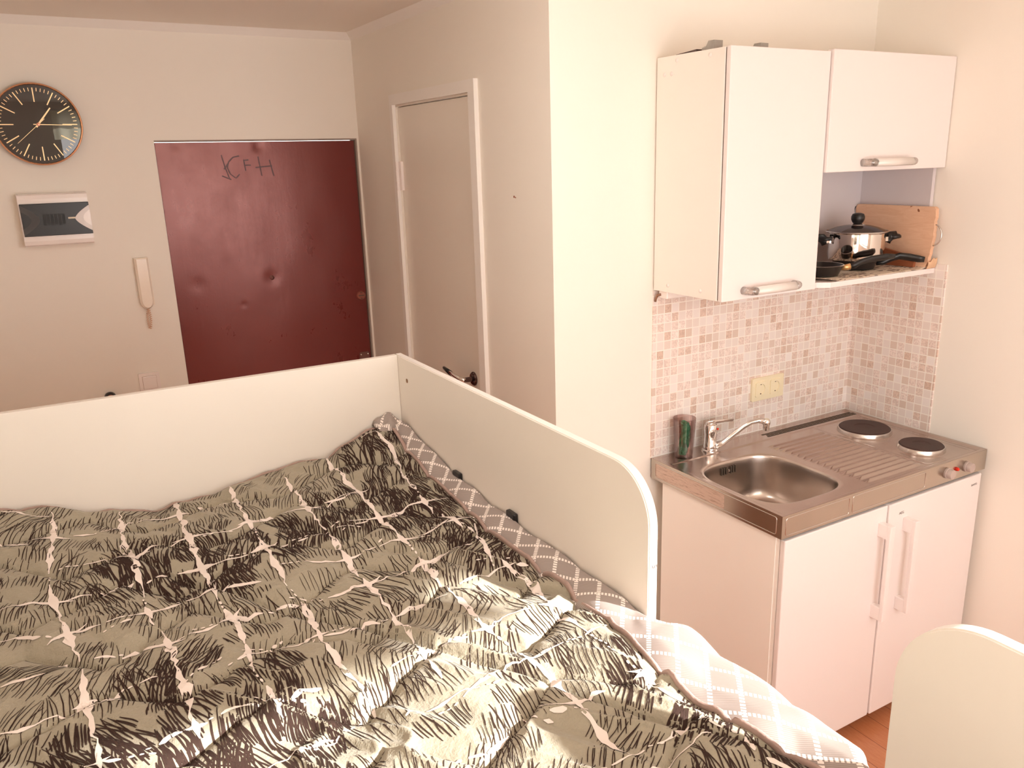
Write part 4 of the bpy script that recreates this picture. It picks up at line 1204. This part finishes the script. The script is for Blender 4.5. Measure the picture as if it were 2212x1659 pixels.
WHITE_LONG = [[(-2.769,0.011),(-2.767,-0.055),(-2.775,-0.164),(-2.788,-0.259)],[(-2.788,-0.329),(-2.785,-0.397),(-2.772,-0.498),(-2.763,-0.595),(-2.755,-0.644)],[(-2.752,-0.684),(-2.750,-0.720),(-2.757,-0.750),(-2.753,-0.812),(-2.749,-0.884),(-2.747,-0.956)],[(-2.629,0.022),(-2.639,-0.131),(-2.642,-0.225),(-2.632,-0.259),(-2.632,-0.382),(-2.633,-0.472)],[(-2.637,-0.517),(-2.632,-0.560),(-2.631,-0.593)],[(-2.621,-0.608),(-2.618,-0.722),(-2.617,-0.799),(-2.617,-0.860),(-2.620,-0.942),(-2.618,-0.974)],[(-2.501,0.108),(-2.504,-0.029),(-2.513,-0.196),(-2.511,-0.269),(-2.516,-0.392),(-2.510,-0.469),(-2.515,-0.570)],[(-2.507,-0.624),(-2.500,-0.675),(-2.504,-0.741)],[(-2.503,-0.742),(-2.509,-0.802),(-2.516,-0.871)],[(-2.508,-0.917),(-2.505,-0.942),(-2.503,-0.989)],[(-2.368,0.040),(-2.378,-0.141),(-2.377,-0.230),(-2.372,-0.240)],[(-2.381,-0.327),(-2.382,-0.425),(-2.385,-0.510),(-2.388,-0.589)],[(-2.375,-0.635),(-2.381,-0.744),(-2.392,-0.864),(-2.385,-0.939),(-2.378,-0.960)],[(-2.378,-0.960),(-2.378,-1.001),(-2.378,-1.041)],[(-2.237,-0.020),(-2.242,-0.181),(-2.247,-0.312),(-2.240,-0.373)],[(-2.239,-0.390),(-2.245,-0.468),(-2.247,-0.548),(-2.254,-0.624)],[(-2.248,-0.636),(-2.249,-0.703),(-2.247,-0.792),(-2.250,-0.893)],[(-2.253,-0.936),(-2.260,-1.005),(-2.264,-1.040)],[(-2.108,0.078),(-2.112,-0.131),(-2.110,-0.260),(-2.121,-0.396),(-2.121,-0.535)],[(-2.118,-0.613),(-2.128,-0.697),(-2.129,-0.741),(-2.128,-0.841),(-2.142,-0.934),(-2.132,-0.965)],[(-2.114,-1.007),(-2.117,-1.074),(-2.109,-1.117),(-2.111,-1.188),(-2.116,-1.249),(-2.121,-1.339)],[(-2.005,0.033),(-1.965,0.028),(-1.956,-0.050),(-1.969,-0.143),(-1.989,-0.266)],[(-1.989,-0.266),(-1.987,-0.303)],[(-1.990,-0.329),(-1.999,-0.391),(-2.000,-0.427)],[(-1.984,-0.443),(-1.983,-0.517)],[(-1.971,-0.551),(-1.964,-0.570)],[(-1.983,-0.630),(-1.987,-0.666),(-1.996,-0.696)],[(-1.985,-0.745),(-1.978,-0.809),(-1.969,-0.846),(-2.000,-0.947)],[(-2.001,-0.956),(-1.989,-0.990),(-1.992,-1.054)],[(-1.999,-1.204),(-1.985,-1.222),(-1.985,-1.256),(-1.975,-1.284)],[(-1.973,-1.306),(-1.981,-1.344),(-1.969,-1.360)],[(-1.951,-1.388),(-1.970,-1.424)],[(-1.966,-1.442),(-1.957,-1.462),(-1.952,-1.482)]]
WHITE_CROSS = [[(-2.794,-0.117),(-2.746,-0.130)],[(-2.871,-0.109),(-2.842,-0.139),(-2.818,-0.140)],[(-2.868,0.041),(-2.823,0.012),(-2.775,-0.010)],[(-2.733,-0.118),(-2.693,-0.119)],[(-2.679,-0.108),(-2.651,-0.093),(-2.625,-0.061)],[(-2.599,-0.054),(-2.557,-0.030),(-2.517,-0.044),(-2.483,-0.050)],[(-2.460,-0.030),(-2.424,-0.056)],[(-2.724,-0.255),(-2.685,-0.246),(-2.645,-0.276),(-2.612,-0.278),(-2.572,-0.241),(-2.526,-0.235),(-2.453,-0.253)],[(-2.453,-0.253),(-2.420,-0.249),(-2.381,-0.226),(-2.324,-0.210),(-2.293,-0.222),(-2.238,-0.254),(-2.174,-0.236),(-2.117,-0.245)],[(-2.870,-0.405),(-2.839,-0.387),(-2.817,-0.387),(-2.787,-0.399),(-2.768,-0.405),(-2.741,-0.401),(-2.719,-0.404)],[(-2.704,-0.400),(-2.678,-0.425)],[(-2.665,-0.405),(-2.643,-0.387)],[(-2.602,-0.396),(-2.580,-0.389)],[(-2.560,-0.385),(-2.529,-0.397),(-2.504,-0.409),(-2.488,-0.416),(-2.449,-0.407),(-2.420,-0.398)],[(-2.412,-0.394),(-2.373,-0.378),(-2.332,-0.389)],[(-2.312,-0.398),(-2.288,-0.394)],[(-2.277,-0.396),(-2.239,-0.382)],[(-2.221,-0.390),(-2.202,-0.404)],[(-2.183,-0.405),(-2.149,-0.399)],[(-2.871,-0.507),(-2.846,-0.502),(-2.808,-0.545)],[(-2.786,-0.560),(-2.760,-0.546),(-2.736,-0.548),(-2.714,-0.552)],[(-2.683,-0.567),(-2.663,-0.560)],[(-2.650,-0.544),(-2.622,-0.545),(-2.601,-0.540),(-2.576,-0.534)],[(-2.566,-0.531),(-2.542,-0.535)],[(-2.535,-0.533),(-2.493,-0.514)],[(-2.489,-0.512),(-2.459,-0.528),(-2.427,-0.546)],[(-2.868,-0.669),(-2.833,-0.677),(-2.805,-0.669)],[(-2.786,-0.645),(-2.774,-0.629)],[(-2.733,-0.657),(-2.706,-0.653)],[(-2.692,-0.657),(-2.670,-0.643),(-2.636,-0.672),(-2.612,-0.677),(-2.591,-0.670)],[(-2.585,-0.670),(-2.553,-0.659),(-2.532,-0.658)],[(-2.529,-0.654),(-2.499,-0.632),(-2.479,-0.650),(-2.452,-0.659)],[(-2.423,-0.635),(-2.409,-0.646),(-2.387,-0.644),(-2.377,-0.662)],[(-2.867,-0.801),(-2.846,-0.805),(-2.825,-0.799),(-2.812,-0.793),(-2.794,-0.795),(-2.774,-0.806),(-2.762,-0.783),(-2.748,-0.778),(-2.734,-0.795)],[(-2.734,-0.790),(-2.710,-0.774),(-2.699,-0.773)],[(-2.676,-0.777),(-2.659,-0.773),(-2.649,-0.777)],[(-2.591,-0.807),(-2.574,-0.793)],[(-2.528,-0.801),(-2.503,-0.785),(-2.473,-0.776)],[(-2.470,-0.775),(-2.451,-0.805),(-2.428,-0.818),(-2.396,-0.795)],[(-2.394,-0.789),(-2.373,-0.789)],[(-2.337,-0.810),(-2.305,-0.797)],[(-2.767,-0.938),(-2.746,-0.938),(-2.721,-0.954)],[(-2.671,-0.953),(-2.656,-0.952),(-2.638,-0.951)],[(-2.633,-0.950),(-2.603,-0.952)],[(-2.583,-0.948),(-2.563,-0.945),(-2.528,-0.949)],[(-2.516,-0.943),(-2.491,-0.955)],[(-2.481,-0.958),(-2.457,-0.955),(-2.433,-0.954)],[(-2.549,-1.082),(-2.521,-1.080),(-2.492,-1.070),(-2.458,-1.052),(-2.439,-1.055)],[(-2.331,-0.517),(-2.303,-0.539),(-2.274,-0.538)],[(-2.268,-0.540),(-2.238,-0.536)],[(-2.376,-0.629),(-2.363,-0.629)],[(-2.328,-0.656),(-2.283,-0.675),(-2.247,-0.660)],[(-2.198,-0.226),(-2.154,-0.248),(-2.101,-0.229)],[(-2.188,-0.382),(-2.145,-0.396),(-2.090,-0.389),(-2.039,-0.369),(-1.992,-0.372),(-1.941,-0.388)],[(-2.210,-0.528),(-2.174,-0.511)],[(-2.168,-0.516),(-2.140,-0.524),(-2.108,-0.542)],[(-2.106,-0.538),(-2.072,-0.542),(-2.033,-0.528),(-1.992,-0.494)],[(-1.984,-0.476),(-1.940,-0.509)],[(-2.001,-0.513),(-1.960,-0.506)],[(-2.323,-0.657),(-2.289,-0.670),(-2.245,-0.660),(-2.221,-0.661),(-2.181,-0.660),(-2.138,-0.644),(-2.106,-0.649),(-2.061,-0.627),(-2.032,-0.643)],[(-2.021,-0.636),(-2.005,-0.640)],[(-2.380,-0.796),(-2.352,-0.806),(-2.333,-0.803)],[(-2.333,-0.815),(-2.306,-0.796),(-2.284,-0.816),(-2.262,-0.800)],[(-2.244,-0.796),(-2.220,-0.794),(-2.181,-0.782),(-2.159,-0.779),(-2.138,-0.794)],[(-2.097,-0.764),(-2.073,-0.761),(-2.020,-0.753),(-1.983,-0.756)],[(-2.000,-0.718),(-1.981,-0.725)],[(-1.966,-0.762),(-1.945,-0.773)],[(-2.317,-0.957),(-2.296,-0.947),(-2.274,-0.944)],[(-2.255,-0.936),(-2.234,-0.936)],[(-2.218,-0.940),(-2.201,-0.941)],[(-2.197,-0.940),(-2.170,-0.945)],[(-2.160,-0.938),(-2.145,-0.948),(-2.126,-0.957),(-2.099,-0.938),(-2.084,-0.936),(-2.039,-0.937)],[(-2.314,-1.088),(-2.288,-1.087),(-2.269,-1.084),(-2.249,-1.090),(-2.225,-1.095)],[(-2.256,-1.099),(-2.219,-1.083),(-2.202,-1.080),(-2.153,-1.045),(-2.130,-1.061),(-2.099,-1.064),(-2.076,-1.063),(-2.048,-1.061)],[(-2.016,-0.928),(-1.993,-0.950)],[(-2.000,-1.057),(-1.963,-1.050)],[(-2.158,-1.164),(-2.140,-1.188),(-2.106,-1.197),(-2.081,-1.192),(-2.064,-1.204)],[(-2.171,-1.195),(-2.160,-1.205)],[(-2.154,-1.185),(-2.133,-1.201)],[(-2.277,-1.216),(-2.255,-1.207),(-2.232,-1.199)],[(-2.466,-1.066),(-2.440,-1.054)],[(-2.152,-1.340),(-2.123,-1.343),(-2.091,-1.334)],[(-2.082,-1.331),(-2.075,-1.333)],[(-2.068,-1.334),(-2.040,-1.334),(-2.001,-1.325)],[(-2.003,-1.209),(-1.979,-1.212),(-1.944,-1.208)],[(-2.303,-1.207),(-2.282,-1.216)],[(-1.948,-0.541),(-1.983,-0.625)],[(-1.973,-0.597),(-1.982,-0.657),(-1.998,-0.699)]]

for l in WHITE_LONG: white(wobble(l), .0140 if len(l) > 3 else .0110)
for l in WHITE_CROSS: white(wobble(l, .0025), .0085)
# dotted continuations between the long strokes
for a, b in zip(WHITE_LONG, WHITE_LONG[1:]):
    p, q_ = a[-1], b[0]; d_ = math.hypot(p[0]-q_[0], p[1]-q_[1])
    if d_ < .16:
        n = int(d_/.013)
        for k in range(1, n):
            blob(p[0]+(q_[0]-p[0])*k/n+rq.uniform(-.002, .002), p[1]+(q_[1]-p[1])*k/n, rq.uniform(.003, .0055), math.atan2(q_[1]-p[1], q_[0]-p[0]))
for l in WHITE_CROSS:
    for p, s_ in ((l[0], -1), (l[-1], 1)):
        if rq.random() < .55:
            a = math.atan2(l[-1][1]-l[0][1], l[-1][0]-l[0][0])
            for k in range(1, rq.randint(2, 4)): blob(p[0]+s_*math.cos(a)*.014*k, p[1]+s_*math.sin(a)*.014*k, rq.uniform(.003, .0055), a)
def seg_cross(p, p2, q_, q2):
    r = (p2[0]-p[0], p2[1]-p[1]); s_ = (q2[0]-q_[0], q2[1]-q_[1]); d_ = r[0]*s_[1]-r[1]*s_[0]
    if abs(d_) < 1e-12: return None
    t = ((q_[0]-p[0])*s_[1]-(q_[1]-p[1])*s_[0])/d_; u = ((q_[0]-p[0])*r[1]-(q_[1]-p[1])*r[0])/d_
    return (p[0]+r[0]*t, p[1]+r[1]*t, math.atan2(r[1], r[0]), math.atan2(s_[1], s_[0])) if 0 <= t <= 1 and 0 <= u <= 1 else None
def bar(x, y, ang, ln, wd):
    P = [(x+math.cos(ang)*ln*(k/8-.5), y+math.sin(ang)*ln*(k/8-.5)) for k in range(9)]
    W_ = [wd*(.12+.88*math.sin(math.pi*k/8)**1.3)*rq.uniform(.8, 1.2) for k in range(9)]
    for r_ in clip_runs(P, W_): ribbon(V, F, mi, [a_ for a_, _ in r_], [b_ for _, b_ in r_], lambda x, y: qz(x, y, .0019), 1)
for l1 in WHITE_LONG:
    for l2 in WHITE_CROSS:
        for a_, b_ in zip(l1, l1[1:]):
            for c_, d_ in zip(l2, l2[1:]):
                h_ = seg_cross(a_, b_, c_, d_)
                if h_: k_ = 1 if h_[1] > -.75 else .62; bar(h_[0], h_[1], h_[2], k_*rq.uniform(.05, .085), k_*rq.uniform(.011, .017)); bar(h_[0], h_[1], h_[3], k_*rq.uniform(.045, .075), k_*rq.uniform(.007, .011))
# the left and near parts that only show from the side
for k in range(5):
    x = -2.35-k*.16
    white(wobble([(x-.02*math.sin(t), -1.30-.10*t) for t in range(5)]), .016)
for k in range(3):
    y = -1.38-k*.15; white(wobble([(-2.95+.16*t, y+.02*math.sin(t*1.3)) for t in range(7)]), .009)

def stroke(p0, ang, ln, curv, wd):
    n = max(4, int(ln/.0065)); P = []; x, y = p0; a = ang
    for i in range(n+1):
        P.append((x, y)); st = ln/n
        x += math.cos(a)*st; y += math.sin(a)*st; a += curv*st + rq.uniform(-.09, .09)
    w_ = [wd*(.45+.55*min(1, 4*(i/n)+.2, 3*(1-i/n)+.1)) for i in range(n+1)]
    for r_ in clip_runs(P, w_):
        ribbon(V, F, mi, [a_ for a_, _ in r_], [b_ for _, b_ in r_], (lambda o_: (lambda x, y: qz(x, y, o_)))(.0006+rq.random()*.0004), 2)
def hatch(x, y, ang, n, sp, ln, curv, wd, fan, bow):
    px, py = -math.sin(ang), math.cos(ang)
    for k in range(n):
        t = (k-(n-1)/2)
        env = (1-abs(t)/(n/2+.6))**.45
        l = ln*env*rq.uniform(.75, 1.1)
        sx = x+px*t*sp+math.cos(ang)*(bow*t*t*sp*sp*10+rq.uniform(-.006, .006))-math.cos(ang)*l/2
        sy = y+py*t*sp+math.sin(ang)*(bow*t*t*sp*sp*10+rq.uniform(-.006, .006))-math.sin(ang)*l/2
        stroke((sx, sy), ang+fan*t, l, curv, wd*rq.uniform(.75, 1.2))
spots = []
def far_enough(x, y, r):
    return all((x-a)**2+(y-b)**2 > (r+c)**2*.40 for a, b, c in spots)
tries = 0
while len(spots) < 520 and tries < 14000:
    tries += 1
    x = rq.uniform(XL_, -1.88); y = rq.uniform(-1.75, .05)
    dens = float(smooth_noise(np.float64(x*3.1), np.float64(y*3.1), 51))
    r = rq.uniform(.020, .050)
    if not far_enough(x, y, r): continue
    if dens < -.18 and rq.random() < .72: continue
    spots.append((x, y, r))
    base = math.radians(64) + .75*float(smooth_noise(np.float64(x*4.5), np.float64(y*4.5), 52)) + .25*rq.uniform(-1, 1)
    dense = dens > .24
    n = int(2*r/(.0047 if dense else .0072))+rq.randint(0, 4)
    hatch(x, y, base, n, rq.uniform(.0036, .0050) if dense else rq.uniform(.0055, .0085), rq.uniform(1.7, 3.0)*r*(1.4 if dense else 1), rq.uniform(-6, 6), rq.uniform(.0021, .0034) if dense else rq.uniform(.0013, .0020), rq.uniform(-.025, .025), rq.uniform(-.6, .6))
# stitched seams along the quilting rows
for r_ in range(-2, 14):
    yc = .12 - r_*.185; ph = .11*(r_ % 3) + .5*(r_ % 2); P = []
    for k in range(int((-1.85+3.05)/.006)):
        xw = -3.05+.006*k; t = (xw/.30 + ph) % 1.0
        tri = (t/.62 if t < .62 else (1-t)/.38)*2 - 1; yw_ = yc+.052*tri
        x = xw; y = yw_
        for _ in range(3):
            x = xw-.018*float(smooth_noise(np.float64(x*4), np.float64(y*4), 3)); y = yw_-.018*float(smooth_noise(np.float64(x*4), np.float64(y*4), 4))
        P.append((x, y))
    for rr_2 in clip_runs(P, [.0014]*len(P)):
        ribbon(V, F, mi, [a_ for a_, _ in rr_2], [b_ for _, b_ in rr_2], lambda x, y: qz(x, y, .0005), 3)
qo = raw('quilt', V, F, [m_quilt, m_qwhite, m_qblack, m_seam], None, True, mi)
tag(qo, 'khaki quilt printed with white crossing lines and dark hatching on the bed', 'quilt')
# bound hem
bt = bmesh.new()
path = [(float(edge_x(y))+.001, float(y), float(q_surface(np.float64(edge_x(y)), np.float64(y)))+.0015) for y in np.linspace(QY0, QY1, 200)]
add_tube(bt, path, [(.0045, .0085)]*len(path), 8)
path = [(float(x), QY0+.001, float(q_surface(np.float64(x), np.float64(QY0)))-.001) for x in np.linspace(-3.01, float(edge_x(QY0)), 130)]
add_tube(bt, path, [(.0045, .006)]*len(path), 8)
bo = frombm('binding', bt, m_binding, qo, True); bo['label'] = 'mauve bound hem'
